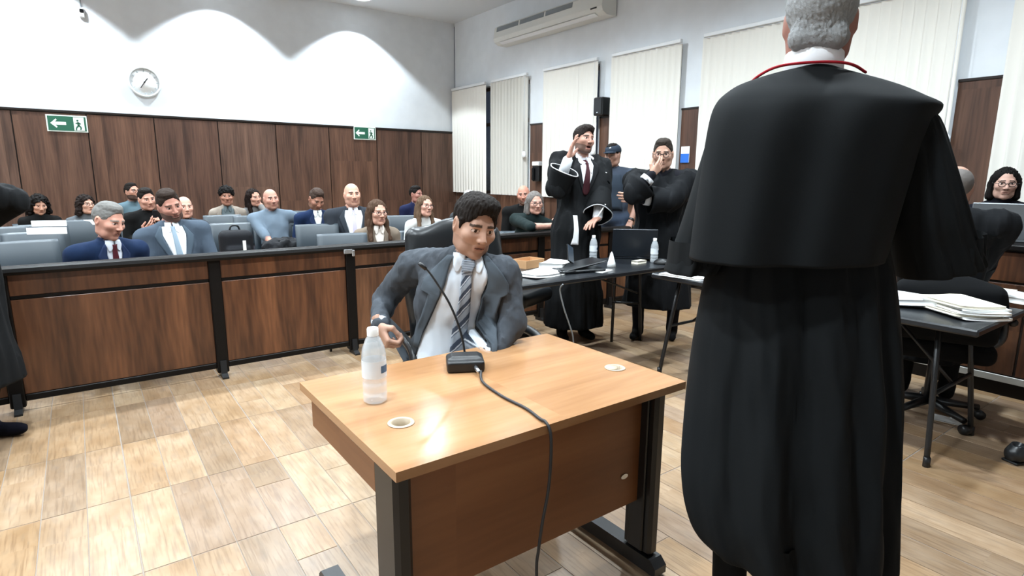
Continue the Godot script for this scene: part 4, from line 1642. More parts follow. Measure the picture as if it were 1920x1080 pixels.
	for i in 2:
		var e: Vector3 = elbows[i]
		var w: Vector3 = wrists[i]
		s.cone(shoulders[i], e, 0.06 * bw, 0.05 * bw, 0, 0.03)
		if bare > 0.0:
			s.cone(e, e.lerp(w, 1.0), 0.041, 0.028, 1, 0.012)
		else:
			s.cone(e, e.lerp(w, 0.93), 0.05 * bw, 0.039, 0, 0.02)
	for i in 2:
		var hj := HP + side * (0.085 if i == 0 else -0.085) * bw
		s.cone(hj, knees[i], 0.088 * bw, 0.064, 6, 0.03)
		s.cone(knees[i], ankles[i], 0.062, 0.047, 6, 0.02)
		var toe: Vector3 = ankles[i] + Vector3(0.02 * (1 if i == 0 else -1), -0.045, 0.16)
		s.cone(ankles[i] + Vector3(0, -0.04, -0.03), toe, 0.042, 0.033, 7, 0.02)
		s.cone(ankles[i], ankles[i] + Vector3(0, -0.04, 0), 0.045, 0.042, 7, 0.02)
	s.cut_plane(Vector3(0, 0.004, 0), Vector3.DOWN)
	var wr: float = k.get("wrinkle", 0.006)
	if wr > 0.0:
		s.ruffle(noise(hash(k.label) % 999, 1.0, 2), wr, Vector3(9, 5, 9))
	if k.has("crease"):
		s.ruffle(noise(41, 1.0, 2), k.crease, Vector3(30, 14, 30))
	var nb := NK.lerp(H, 0.0) - up * 0.03
	s.cone(nb, H + Vector3(0, -0.04, -0.018) * hs, 0.056 * (0.86 if female else k.get("neck_w", 1.0)), 0.052 * (0.86 if female else k.get("neck_w", 1.0)), 1, 0.02)
	var body := Body.new()
	body.add(s.extract(), Transform3D.IDENTITY, pal)
	# head and hands have grids of their own
	var hb := Basis(Vector3.UP, look.y) * Basis(Vector3.RIGHT, look.x) * Basis(Vector3(0, 0, 1), look.z)
	var hx := Transform3D(hb.scaled_local(Vector3(hs * k.get("face_w", 1.0), hs, hs)), H)
	body.add(head_template(k.get("face", "near_female" if female else "near_male")), hx, pal)
	for i in 2:
		var sp: Dictionary = specs[i]
		if sp.get("hand", "relaxed") == "none":
			continue
		var d: Vector3 = (wrists[i] - elbows[i]).normalized()
		if sp.has("point"):
			d = (root.transform.basis.inverse() * sp.point).normalized()
		var pn: Vector3 = sp.get("palm", Vector3(0, -1, 0.0))
		if sp.has("palm_world"):
			pn = root.transform.basis.inverse() * sp.palm_world
		pn = (pn - d * pn.dot(d)).normalized()
		# a right hand, fingers +y, palm -z, has its thumb on +x = y cross z ... a left hand is its mirror image
		var xa := d.cross(-pn).normalized()
		var hsc: float = 0.9 if female else k.get("hand_scale", 1.0)
		body.add(hand_template(sp.get("hand", "relaxed")), Transform3D(Basis(xa * hsc, d * hsc, -pn * hsc), wrists[i]), pal, i == 1)
	if skin_mat == null:
		skin_mat = mat(Color.WHITE, 0.55, 0.0, 0.4)
		skin_mat.vertex_color_use_as_albedo = true
		skin_mat.subsurf_scatter_enabled = true
		skin_mat.subsurf_scatter_strength = 0.05
		cloth_mat = mat(Color.WHITE, 0.88, 0.0, 0.3)
		cloth_mat.vertex_color_use_as_albedo = true
		cloth_mat.normal_enabled = true
		cloth_mat.normal_texture = M.fabric_normal
		cloth_mat.normal_scale = 0.25
		cloth_mat.uv1_triplanar = true
		cloth_mat.uv1_scale = Vector3(6, 6, 6)
	put(root, "body", body.mesh(skin_mat, cloth_mat), null)
	if k.get("hair", "") != "":
		put(root, "hair", hair_mesh(k.hair), hair_of(cols.hair), H, hx.basis.scaled_local(Vector3.ONE * k.get("hair_scale", 1.0)))
	if k.get("glasses", false):
		put(root, "glasses", spectacles(), M.black_plastic, H, hx.basis)
	var out := {"root": root, "s": s, "H": H, "NK": NK, "HP": HP, "elbows": elbows, "wrists": wrists, "shoulders": shoulders, "up": up, "fwd": fwd, "hip": hip, "yaw": yaw}
	if sit and k.get("chair", true):
		seat_spots.append([Vector3(hip.x, 0, hip.z), yaw, clampf(hip.y - 0.10, 0.34, 0.5), k.label])
	return out

# shirt front, collar, tie and lapels laid on a suit jacket
func suit_front(p: Dictionary, shirt: Color, tie: Variant, jacket: Color, depth := 0.26, half := 0.05) -> void:
	var root: Node3D = p.root
	var s: Sculpt = p.s
	var n: Vector3 = p.NK
	var top := n.y + 0.01
	var tilt: float = -p.up.x / maxf(p.up.y, 0.3)
	var f := func(rows: Array) -> Array:
		var o := []
		for r in rows:
			var dx: float = n.x + (n.y - r[0]) * tilt
			o.append([r[0], r[1] + dx, r[2] + dx])
		return o
	put(root, "shirt_front", drape(s, f.call([[top, -half * 0.95, half * 0.95], [top - 0.06, -half * 1.1, half * 1.1], [top - depth * 0.6, -half * 0.62, half * 0.62], [top - depth, -0.006, 0.006]]), 0.004, 6), cloth_of(shirt, 0.8))
	for q in [-1.0, 1.0]:
		var a := half * 1.0
		var rows := [[top + 0.005, a, a + 0.012], [top - 0.07, half * 1.12, half * 1.12 + 0.05], [top - 0.11, half * 1.0, half + 0.052], [top - depth * 0.6, half * 0.6, half * 0.62 + 0.034], [top - depth - 0.01, 0.0, 0.008]]
		var rr := []
		for r in rows:
			rr.append([r[0], r[1] * q, r[2] * q] if q > 0 else [r[0], -r[2], -r[1]])
		put(root, "lapel", drape(s, f.call(rr), 0.009, 4), cloth_of(jacket.lightened(0.03)))
		var cr := [[top + 0.03, 0.004, 0.044], [top + 0.0, 0.006, 0.05], [top - 0.035, 0.018, 0.04], [top - 0.045, 0.03, 0.034]]
		rr = []
		for r in cr:
			rr.append([r[0], r[1] * q, r[2] * q] if q > 0 else [r[0], -r[2], -r[1]])
		put(root, "shirt_collar", drape(s, f.call(rr), 0.012, 4, 0.015), cloth_of(shirt, 0.8))
	if tie != null:
		put(root, "tie", drape(s, f.call([[top + 0.002, -0.016, 0.016], [top - 0.03, -0.012, 0.012], [top - 0.04, -0.014, 0.014], [top - depth * 0.9, -0.027, 0.027], [top - depth, -0.012, 0.012]]), 0.013, 4), cloth_of(tie, 0.6))

# an open bell sleeve from the elbow towards the wrist, with its hem edged in white
func bell(root: Node3D, e: Vector3, w: Vector3, f: float, r0: float, r1: float, droop: float, m: Material, lace: Material) -> void:
	var dr := (w - e).normalized()
	var x := dr.cross(Vector3.UP if absf(dr.y) < 0.95 else Vector3.RIGHT).normalized()
	var y := x.cross(dr)
	var rows := []
	for pass_ in 2:
		for i in 7:
			var t := i / 6.0 if pass_ == 0 else 1.0 - i / 6.0
			var row := []
			for k in 28:
				var a := TAU * k / 28
				var dv := x * cos(a) + y * sin(a)
				var r := lerpf(r0, r1, t) * (1.0 + 0.05 * t * sin(a * 4.0 + 1.0)) - 0.006 * pass_
				row.append(e + dr * ((w - e).length() * f * t - 0.03 * (1.0 - t)) + dv * r + Vector3(0, -droop * t * t * maxf(-dv.y, 0.0), 0))
			rows.append(row)
	var s := Shape.new()
	s.sheet(rows, true)
	put(root, "sleeve", s.done(), m)
	if lace != null:
		put(root, "sleeve_lace", tube_mesh(rows[6], 0.004, 6, true), lace)

# cloth lofted through outline rows [y pixel, left, right, half depth, shift towards the viewer] at distance d
func loft(root: Node3D, d: float, prof: Array, n: int, folds: float, seed_: int) -> ArrayMesh:
	var inv := root.transform.affine_inverse()
	var rows := []
	var nf := noise(seed_, 1.0, 2)
	for i in prof.size():
		var pr: Array = prof[i]
		var l := inv * dep(pr[1], pr[0] + (pr[5] if pr.size() > 5 else 0.0), d)
		var r := inv * dep(pr[2], pr[0] - (pr[5] if pr.size() > 5 else 0.0), d)
		var c := (l + r) / 2 + Vector3(0, 0, -pr[4])
		var ax := (l - r) * 0.5 * 0.975
		var az := Vector3.UP.cross(ax).normalized()
		var t := float(i) / (prof.size() - 1)
		var row := []
		for k in n:
			var a := TAU * k / n
			var amp := lerpf(0.35, 1.0, t) * folds
			var fold := sin(a * 13.0 + 0.9 * sin(a * 3.0) + 0.4 * t) * amp + sin(a * 7.0 + 1.3) * amp * 0.6 + nf.get_noise_2d(cos(a) * 60.0, sin(a) * 60.0 + t * 8.0) * folds * 0.7
			fold *= 1.0 - pow(absf(cos(a)), 6.0)
			row.append(c + ax * cos(a) * (1.0 + fold * 0.25) + az * sin(a) * pr[3] * (1.0 + fold * 1.4))
		rows.append(row)
	var cen := Vector3.ZERO
	for v in rows[rows.size() - 1]:
		cen += v / n
	for k in 2:
		var inner := []
		for v in rows[prof.size() - 1]:
			inner.append(v.lerp(Vector3(cen.x, v.y, cen.z), [0.05, 0.12][k]) + Vector3(0, [0.0, 0.08][k], 0))
		rows.append(inner)
	var s := Shape.new()
	s.sheet(smooth_rows(rows), true)
	return s.done()

# ------------------------------------------------------------------ who sits and stands where
const FAIR := "d9ab93"
const TAN := "c08f74"
const BROWN := "8a5c45"
func sk(c: String) -> Color:
	return Color.html(c)

func build_people() -> void:
	build_audience()
	build_defendant()
	build_lawyer()
	build_standing_others()
	build_right_side()
	build_robed_back()
	build_left_edge()

func face_cam(p: Vector3, extra := 0.0) -> float:
	return atan2(-p.x, -p.z) + extra

func aud(px: float, py: float, d: float, label: String, cols: Dictionary, more := {}) -> Dictionary:
	var head := dep(px, py, d)
	var k := {"label": label, "head": head, "yaw": face_cam(head, more.get("turn", 0.25)), "cols": cols, "cell": 0.017 if d < 5.6 else 0.02}
	k.merge(more, true)
	return person(k)

func build_audience() -> void:
	var dark := sk("1d1713")
	var p: Dictionary
	# back left
	p = aud(73, 384, 7.2, "dark-haired woman in black looking down at a phone in the back rows", {"top": sk("111214"), "skin": sk("bf907b"), "hair": sk("16110f")}, {"female": true, "hair": "wavy", "look": Vector3(0.3, 0, 0), "arms": [{"at": Vector3(0.05, 0.72, 0.30), "hand": "grip"}, {"at": Vector3(-0.05, 0.72, 0.30), "hand": "grip"}]})
	put(p.root, "phone", block(Vector3(0.14, 0.075, 0.01), 0.004), M.black_gloss, Vector3(0, 0.79, 0.36), Basis(Vector3.RIGHT, -0.6))
	aud(161, 384, 7.3, "curly-haired woman with glasses in a grey top in the back rows", {"top": sk("5c6166"), "skin": sk("c89b87"), "hair": sk("241a16")}, {"female": true, "hair": "wavy", "glasses": true, "look": Vector3(-0.05, 0.3, 0)})
	aud(248, 361, 8.0, "bearded man in a blue-green shirt looking up behind the man with a phone", {"top": sk("5b707a"), "skin": sk("b07f6b"), "hair": dark}, {"hair": "short", "beard": 0.75, "glasses": true, "look": Vector3(-0.2, 0.35, 0.0)})
	p = aud(275, 374, 6.6, "young man in black holding up a phone in front of his chest", {"top": sk("101013"), "skin": sk("bc8c79"), "hair": dark}, {"hair": "short", "look": Vector3(0.1, 0.1, 0.1), "build": 1.05, "arms": [{"at": Vector3(0.06, 0.84, 0.27), "hand": "grip", "palm": Vector3(-1, 0, 0)}, {"at": Vector3(-0.10, 0.76, 0.25), "hand": "relaxed", "palm": Vector3(0.4, 0.6, -0.5)}]})
	put(p.root, "phone", block(Vector3(0.075, 0.145, 0.01), 0.004), M.black_gloss, Vector3(0.02, 0.93, 0.31), Basis(Vector3.UP, 0.3))
	# front row left
	p = aud(203, 415, 3.95, "elderly grey-haired man in a navy suit leaning forward behind the rail", {"top": sk("192744"), "skin": sk("c5907d"), "hair": sk("8d8b87"), "brow": sk("8a7f76")}, {"hair": "short", "turn": 0.45, "look": Vector3(0.28, 0.3, -0.1), "reach": 0.26, "lean": Vector3(0, 0, 0.16), "build": 1.05, "cell": 0.014})
	suit_front(p, sk("c8ccd4"), sk("4a1c24"), sk("1a2744"), 0.25, 0.045)
	p = aud(318, 386, 4.5, "bearded man in a grey suit with a light tie sitting behind the rail", {"top": sk("45515d"), "skin": sk("bd8775"), "hair": sk("3a2d26")}, {"hair": "short", "beard": 0.7, "turn": 0.12, "reach": 0.30, "look": Vector3(0.2, 0.2, 0.22), "build": 1.08, "cell": 0.014, "lean": Vector3(-0.06, 0, -0.02)})
	suit_front(p, sk("f2f4f6"), sk("8ea0ae"), sk("46535f"), 0.36, 0.072)
	aud(346, 389, 6.6, "pale balding person half hidden behind the bearded man in grey", {"top": sk("303439"), "skin": sk("cd9b88"), "hair": sk("4a3a30")}, {"hair": "balding"})
	# middle
	p = aud(425, 369, 7.5, "person with dark curly hair in a beige jacket in the back row", {"top": sk("90867b"), "skin": sk("a0705c"), "hair": sk("14100e")}, {"hair": "curly", "female": true, "turn": 0.05})
	suit_front(p, sk("5e686b"), null, sk("92877c"), 0.34, 0.07)
	aud(476, 371, 7.7, "woman with long dark hair resting her hand against her mouth", {"top": sk("737270"), "skin": sk("bf8e7a"), "hair": sk("231713")}, {"female": true, "hair": "long", "look": Vector3(0, 0.3, 0.1), "arms": [{"at": Vector3(0.06, 0.99, 0.16), "pole": Vector3(0.6, -1, 0.2), "palm": Vector3(-0.3, 0.2, -1)}, {}]})
	aud(508, 374, 6.9, "bald man in a grey-blue polo shirt sitting with one arm spread", {"top": sk("66737f"), "skin": sk("bd8a78"), "hair": sk("5b4336"), "brow": sk("3a2a22")}, {"build": 1.12, "beard": 0.25, "turn": 0.2, "look": Vector3(-0.02, 0.1, 0.06), "bare": 1.0, "lean": Vector3(-0.03, 0, -0.05), "arms": [{"at": Vector3(0.33, 0.66, 0.16), "pole": Vector3(1, 0.3, -0.6)}, {"at": Vector3(-0.05, 0.52, 0.36), "pole": Vector3(-0.8, -0.2, -0.4)}]})
	p = aud(593, 374, 6.8, "man in a navy jacket with his head bent down", {"top": sk("1b2846"), "skin": sk("a1725e"), "hair": sk("4d3c33")}, {"hair": "short", "look": Vector3(0.5, 0.15, -0.1), "beard": 0.35, "lean": Vector3(0, 0, 0.12)})
	suit_front(p, sk("dfe2e2"), null, sk("1b2846"), 0.22, 0.04)
	p = aud(660, 366, 6.1, "bald man in a dark suit with white shirt and lilac tie", {"top": sk("2c3037"), "skin": sk("cd9b86"), "hair": sk("6b5346"), "brow": sk("4a362c")}, {"build": 1.18, "neck_w": 1.15, "beard": 0.2, "turn": 0.15, "look": Vector3(-0.05, 0.1, 0), "lean": Vector3(0, 0, 0.0), "cell": 0.016})
	suit_front(p, sk("f0f2f6"), sk("b9b3cc"), sk("2c3138"), 0.42, 0.085)
	p = aud(708, 399, 5.4, "woman with glasses and long light brown hair in a taupe blazer", {"top": sk("786b5e"), "skin": sk("d1a08c"), "hair": sk("5f4737")}, {"female": true, "hair": "long", "glasses": true, "reach": 0.30, "turn": 0.3, "look": Vector3(0.02, 0.15, 0)})
	suit_front(p, sk("e6ddd4"), null, sk("786b5e"), 0.24, 0.04)
	aud(780, 365, 8.6, "young man in a dark blue top in the last row by the wooden wall", {"top": sk("17203d"), "skin": sk("a06f62"), "hair": sk("191310")}, {"hair": "short", "turn": 0.5, "look": Vector3(0, 0.4, 0)})
	aud(797, 387, 6.5, "smiling woman with glasses and long fair hair in a white top", {"top": sk("d2d2cf"), "skin": sk("d1a08e"), "hair": sk("735a46")}, {"female": true, "hair": "long", "glasses": true, "turn": 0.35, "look": Vector3(-0.08, 0.2, -0.08)})
	aud(880, 376, 7.6, "white-haired person whose head shows behind the questioned man", {"top": sk("37393d"), "skin": sk("c89784"), "hair": sk("d6d6d4")}, {"hair": "short", "turn": 0.3})
	# right of the questioned man
	aud(982, 366, 7.4, "bald bearded man in black beside the grey-haired woman", {"top": sk("111213"), "skin": sk("ba8470"), "hair": sk("3d3029"), "brow": sk("2c221d")}, {"beard": 0.6, "turn": 0.1, "look": Vector3(0.05, -0.2, 0.1), "build": 1.1})
	var pp := dep(1003, 381, 6.05)
	p = aud(1003, 381, 6.05, "grey-haired woman with glasses resting her forearm on the rail", {"top": sk("1c2423"), "skin": sk("cb9b89"), "hair": sk("8d8681")}, {"female": true, "hair": "long_bun", "glasses": true, "turn": 0.2, "look": Vector3(0.05, 0.15, 0.05), "reach": 0.26, "build": 1.15, "bare": 1.0, "lean": Vector3(0, 0, 0.14), "hip": pp + Vector3(0.0, -0.66, -0.22), "arms": [{"world": Vector3(pp.x + 0.12, RAIL_H + 0.06, RAIL_Z - 0.06), "pole": Vector3(0.5, -0.5, -0.5), "palm": Vector3(0, -1, 0)}, {"world": Vector3(pp.x + 0.05, RAIL_H + 0.05, RAIL_Z + 0.0), "elbow": Vector3(pp.x - 0.28, RAIL_H + 0.04, RAIL_Z - 0.06), "palm": Vector3(0, -1, 0)}]})
	for q in [-1.0, 1.0]:
		put(p.root, "earring", lathe_mesh([Vector2(0, -0.012), Vector2(0.006, 0), Vector2(0, 0.012)], 8), M.chrome, p.H + Vector3(q * 0.08, -0.06, 0.01))

# ------------------------------------------------------------------ the questioned man at the desk
func build_defendant() -> void:
	var head := dep(889, 424, 2.40)
	var neck := dep(866, 490, 2.47)
	var hip := dep(830, 705, 2.70)
	hip.y = 0.53
	var yaw := face_cam(head, 0.30)
	var k := {"label": "man in a grey suit and striped tie seated at the light wood desk", "head": head, "neck": neck, "hip": hip, "yaw": yaw, "cell": 0.009, "build": 1.1, "belly": 1.1, "face": "near_male", "hair": "near_short", "head_scale": 1.03, "beard": 0.12, "chair": false, "wrinkle": 0.010, "crease": 0.006,
		"cols": {"top": sk("454b51"), "skin": sk("b78f7b"), "hair": sk("241d19"), "trousers": sk("272c33"), "shirt": sk("c8d0d8")},
		"look": Vector3(0.26, 0.10, -0.14), "shoulders": [dep(944, 516, 2.43), dep(774, 500, 2.58)],
		"arms": [{"world": dep(918, 672, 2.33), "elbow": dep(962, 604, 2.42), "hand": "relaxed"}, {"world": dep(712, 612, 2.52), "elbow": dep(722, 560, 2.70), "hand": "grip", "point": Vector3(0.1, -0.75, 0.6), "palm_world": Vector3(1, 0, 0.2)}]}
	var p := person(k)
	var s: Sculpt = p.s
	var root: Node3D = p.root
	var NK: Vector3 = p.NK
	var HP: Vector3 = p.HP
	var axis := func(y: float) -> float:
		return lerpf(NK.x, HP.x, (NK.y - y) / (NK.y - HP.y))
	var f := func(rows: Array) -> Array:
		var o := []
		for r in rows:
			var dx: float = axis.call(r[0])
			o.append([r[0], r[1] + dx, r[2] + dx])
		return o
	var top := NK.y + 0.015
	# shirt shows from the collar to the belt; the jacket falls open
	put(root, "shirt_front", drape(s, f.call([[top + 0.01, -0.052, 0.052], [top - 0.06, -0.078, 0.07], [top - 0.18, -0.115, 0.078], [top - 0.30, -0.145, 0.07], [HP.y + 0.05, -0.165, 0.06]]), 0.006, 16, 0.03, 8), cloth_of(sk("d9e1ea"), 0.75))
	put(root, "belt", drape(s, f.call([[HP.y + 0.075, -0.16, 0.075], [HP.y + 0.035, -0.16, 0.075]]), 0.011, 12), M.leather)
	for q in [-1.0, 1.0]:
		var lap: Array
		if q < 0:
			lap = [[top + 0.02, -0.072, -0.055], [top - 0.085, -0.158, -0.084], [top - 0.125, -0.168, -0.097], [top - 0.14, -0.142, -0.102], [top - 0.26, -0.162, -0.134], [top - 0.38, -0.17, -0.155]]
		else:
			lap = [[top + 0.02, 0.055, 0.072], [top - 0.085, 0.074, 0.142], [top - 0.125, 0.077, 0.148], [top - 0.14, 0.077, 0.12], [top - 0.26, 0.074, 0.104], [top - 0.38, 0.066, 0.08]]
		put(root, "lapel", drape(s, f.call(lap), 0.015, 6, 0.012, 5), cloth_of(sk("484f56")))
		var e: Array = [[top - 0.10, 0.08, 0.094], [top - 0.36, 0.066, 0.085], [HP.y + 0.03, 0.058, 0.078]] if q > 0 else [[top - 0.10, -0.105, -0.09], [top - 0.36, -0.172, -0.152], [HP.y + 0.03, -0.19, -0.165]]
		put(root, "jacket_edge", drape(s, f.call(e), 0.011, 3, 0.012, 6), cloth_of(sk("3a4046")))
		var c := [[top + 0.03, 0.012, 0.05], [top + 0.0, 0.012, 0.054], [top - 0.02, 0.02, 0.052], [top - 0.048, 0.034, 0.042]]
		var cc := []
		for r in c:
			cc.append([r[0], r[1] * q, r[2] * q] if q > 0 else [r[0], -r[2], -r[1]])
		put(root, "shirt_collar", drape(s, f.call(cc), 0.012, 6, 0.02, 4), cloth_of(sk("d9e1ea"), 0.75))
	var tie_mat := mat(Color.WHITE, 0.55)
	tie_mat.albedo_texture = tex(stripes())
	var tie := put(root, "tie", drape(s, f.call([[top - 0.035, -0.02, 0.02], [top - 0.062, -0.017, 0.017], [top - 0.2, -0.026, 0.03], [top - 0.38, -0.034, 0.038], [HP.y + 0.04, -0.034, 0.038]]), 0.014, 6, 0.012, 8), tie_mat)
	put(tie, "tie_knot", drape(s, f.call([[top + 0.004, -0.022, 0.022], [top - 0.02, -0.024, 0.024], [top - 0.045, -0.014, 0.014]]), 0.022, 6, 0.02, 4), tie_mat)
	# shirt cuff at the left wrist
	var w: Vector3 = p.wrists[0]
	var el: Vector3 = p.elbows[0]
	put(root, "shirt_cuff", tube_mesh([w + (el - w) * 0.12, w + (el - w) * 0.02], [0.041, 0.038], 14), cloth_of(sk("cfd6dd"), 0.75))
	var w2: Vector3 = p.wrists[1]
	var el2: Vector3 = p.elbows[1]
	put(root, "shirt_cuff", tube_mesh([w2 + (el2 - w2) * 0.12, w2 + (el2 - w2) * 0.01], [0.041, 0.037], 14), cloth_of(sk("cfd6dd"), 0.75))
	var cb := dep(846, 430, 2.80)
	office_chair(Vector3(cb.x, 0, cb.z + 0.2), yaw + 0.05, "black leather high-back office chair behind the man at the desk", 1.17)

func stripes() -> Image:
	var img := Image.create(64, 256, false, Image.FORMAT_RGB8)
	for y in 256:
		for x in 64:
			var v := fposmod(y + x * 0.55, 26.0)
			var c := Color("9aa4b0")
			if v < 9.0:
				c = Color("3a4556")
			elif v < 11.5:
				c = Color("d0d6dc")
			elif v < 14.0:
				c = Color("5b6675")
			img.set_pixel(x, y, c)
	return img

# robe over a figure: wide body to the hem and bell sleeves, as one garment
func robe(p: Dictionary, hem: float, w: float, sleeves: Array, cell := 0.014, dark := "0f1113", sit := false) -> Sculpt:
	var root: Node3D = p.root
	var NK: Vector3 = p.NK
	var HP: Vector3 = p.HP
	var pts := [NK, HP, Vector3(HP.x, hem, HP.z)]
	for i in 2:
		pts.append(p.elbows[i])
		pts.append(p.wrists[i])
	var lo := Vector3(9, 9, 9)
	var hi := -lo
	for q in pts:
		lo = lo.min(q)
		hi = hi.max(q)
	lo -= Vector3(0.4, 0.2, 0.4)
	hi += Vector3(0.4, 0.12, 0.45)
	lo.y = maxf(lo.y, hem - 0.05)
	var s := Sculpt.new(lo, hi, cell)
	var up: Vector3 = p.up
	s.egg(HP.lerp(NK, 0.62), Vector3(0.2 * w, 0.24, 0.155 * w), 0, 0.06)
	s.cone(HP.lerp(NK, 0.4), HP, 0.17 * w, 0.2 * w, 0, 0.06, Vector3(0, 0, 1), 0.85)
	if not sit:
		s.cone(HP, Vector3(HP.x, hem, HP.z - 0.01), 0.2 * w, 0.27 * w, 0, 0.06, Vector3(0, 0, 1), 0.85)
	else:
		s.cone(HP + Vector3(-0.1, 0, 0), HP + Vector3(-0.14, 0, 0.4), 0.13, 0.11, 0, 0.06)
		s.cone(HP + Vector3(0.1, 0, 0), HP + Vector3(0.14, 0, 0.4), 0.13, 0.11, 0, 0.06)
		s.cone(HP + Vector3(0, 0, 0.42), HP + Vector3(0, hem - HP.y, 0.42), 0.16, 0.2, 0, 0.06)
	for i in 2:
		var sh: Vector3 = p.shoulders[i]
		s.cone(NK + Vector3(0, -0.01, -0.01), sh + Vector3(0, 0.02, 0), 0.06, 0.075, 0, 0.05)
		s.cone(sh, p.elbows[i], 0.088 * w, 0.092, 0, 0.05)
		var e: Vector3 = p.elbows[i]
		var wr: Vector3 = p.wrists[i]
		var f: float = sleeves[i][0]
		var drop: float = sleeves[i][1]
		bell(root, e, wr, f, 0.085, 0.085 + drop, drop * 0.8, cloth_of(sk(dark), 0.85), sleeves[i][2])
	s.egg(p.H + Vector3(0, -0.01, 0.03), Vector3(0.1, 0.17, 0.12), 0, 0.02, true)
	s.ruffle(noise(hash(root.get_meta("label")) % 997, 1.0, 2), 0.028, Vector3(9, 1.5, 9))
	s.cut_plane(Vector3(0, hem, 0), Vector3.DOWN)
	put(root, "robe", carve(s), cloth_of(sk(dark), 0.85))
	return s

func build_lawyer() -> void:
	var foot := on_y(1095, 650, 0)
	foot = Vector3(3.36, 0, -3.72)
	var d := (foot - eye()).dot(cam_f)
	var head := dep(1094, 263, 4.98)
	var hip := dep(1080, 445, 5.03)
	hip.y = maxf(hip.y, 0.93)
	var yaw := face_cam(head, 0.35)
	var hand := dep(1062, 288, 4.66)
	var p := person({"label": "bearded lawyer in a black robe with one arm raised, speaking behind the folding table", "head": head, "hip": hip, "yaw": yaw, "sit": false, "cell": 0.014, "face": "near_talking", "hair": "near_short", "hair_scale": 0.97, "beard": 0.55, "build": 1.05, "head_scale": 0.98, "hand_scale": 1.05,
		"cols": {"top": sk("e6e9ee"), "skin": sk("b48876"), "hair": sk("2b211d"), "trousers": sk("14151a"), "shirt": sk("f2f4f6")},
		"look": Vector3(-0.05, 0.28, -0.12), "wrinkle": 0.003,
		"arms": [{"world": dep(1118, 424, 4.78), "pole": Vector3(1, -0.5, -0.2), "hand": "flat", "point": Vector3(-0.95, -0.25, 0.3), "palm_world": Vector3(0, -1, 0.2)}, {"world": dep(1066, 296, 4.66), "elbow": dep(1046, 352, 4.76), "hand": "open", "point": Vector3(0.28, 0.92, 0.1), "palm_world": Vector3(0.75, 0.1, 0.8)}]})
	var root: Node3D = p.root
	var s := robe(p, 0.12, 1.0, [[0.80, 0.03, cloth_of(sk("d5d8dc"), 0.8)], [0.62, 0.035, cloth_of(sk("d5d8dc"), 0.8)]], 0.012)
	p.s = s
	var top: float = p.NK.y + 0.02
	suit_front(p, sk("eef1f5"), sk("3a161d"), sk("121315"), 0.30, 0.055)
	# white strip of shirt below the robe's opening
	put(root, "white_sash", drape(s, [[p.HP.y + 0.16, -0.075 + p.HP.x, -0.045 + p.HP.x], [p.HP.y - 0.02, -0.085 + p.HP.x, -0.045 + p.HP.x], [p.HP.y - 0.08, -0.10 + p.HP.x, -0.045 + p.HP.x]], 0.006, 4), cloth_of(sk("eceef0")))
	for i in 2:
		var e: Vector3 = p.elbows[i]
		var w: Vector3 = p.wrists[i]
		put(root, "shirt_sleeve", tube_mesh([e.lerp(w, 0.4), e.lerp(w, 0.97)], [0.045, 0.04], 14), cloth_of(sk("d5d8dc"), 0.8))
	put(root, "lapel_pin", lathe_mesh([Vector2(0, 0), Vector2(0.008, 0), Vector2(0.006, 0.004), Vector2(0, 0.005)], 10, Vector3(0, 0, 1)), M.chrome, Vector3(p.NK.x + 0.115, top - 0.13, 0.16))
	put(root, "pen", tube_mesh([p.wrists[0] + Vector3(-0.02, 0.02, 0.06), p.wrists[0] + Vector3(0.05, 0.12, 0.04)], 0.006, 6), M.paper)

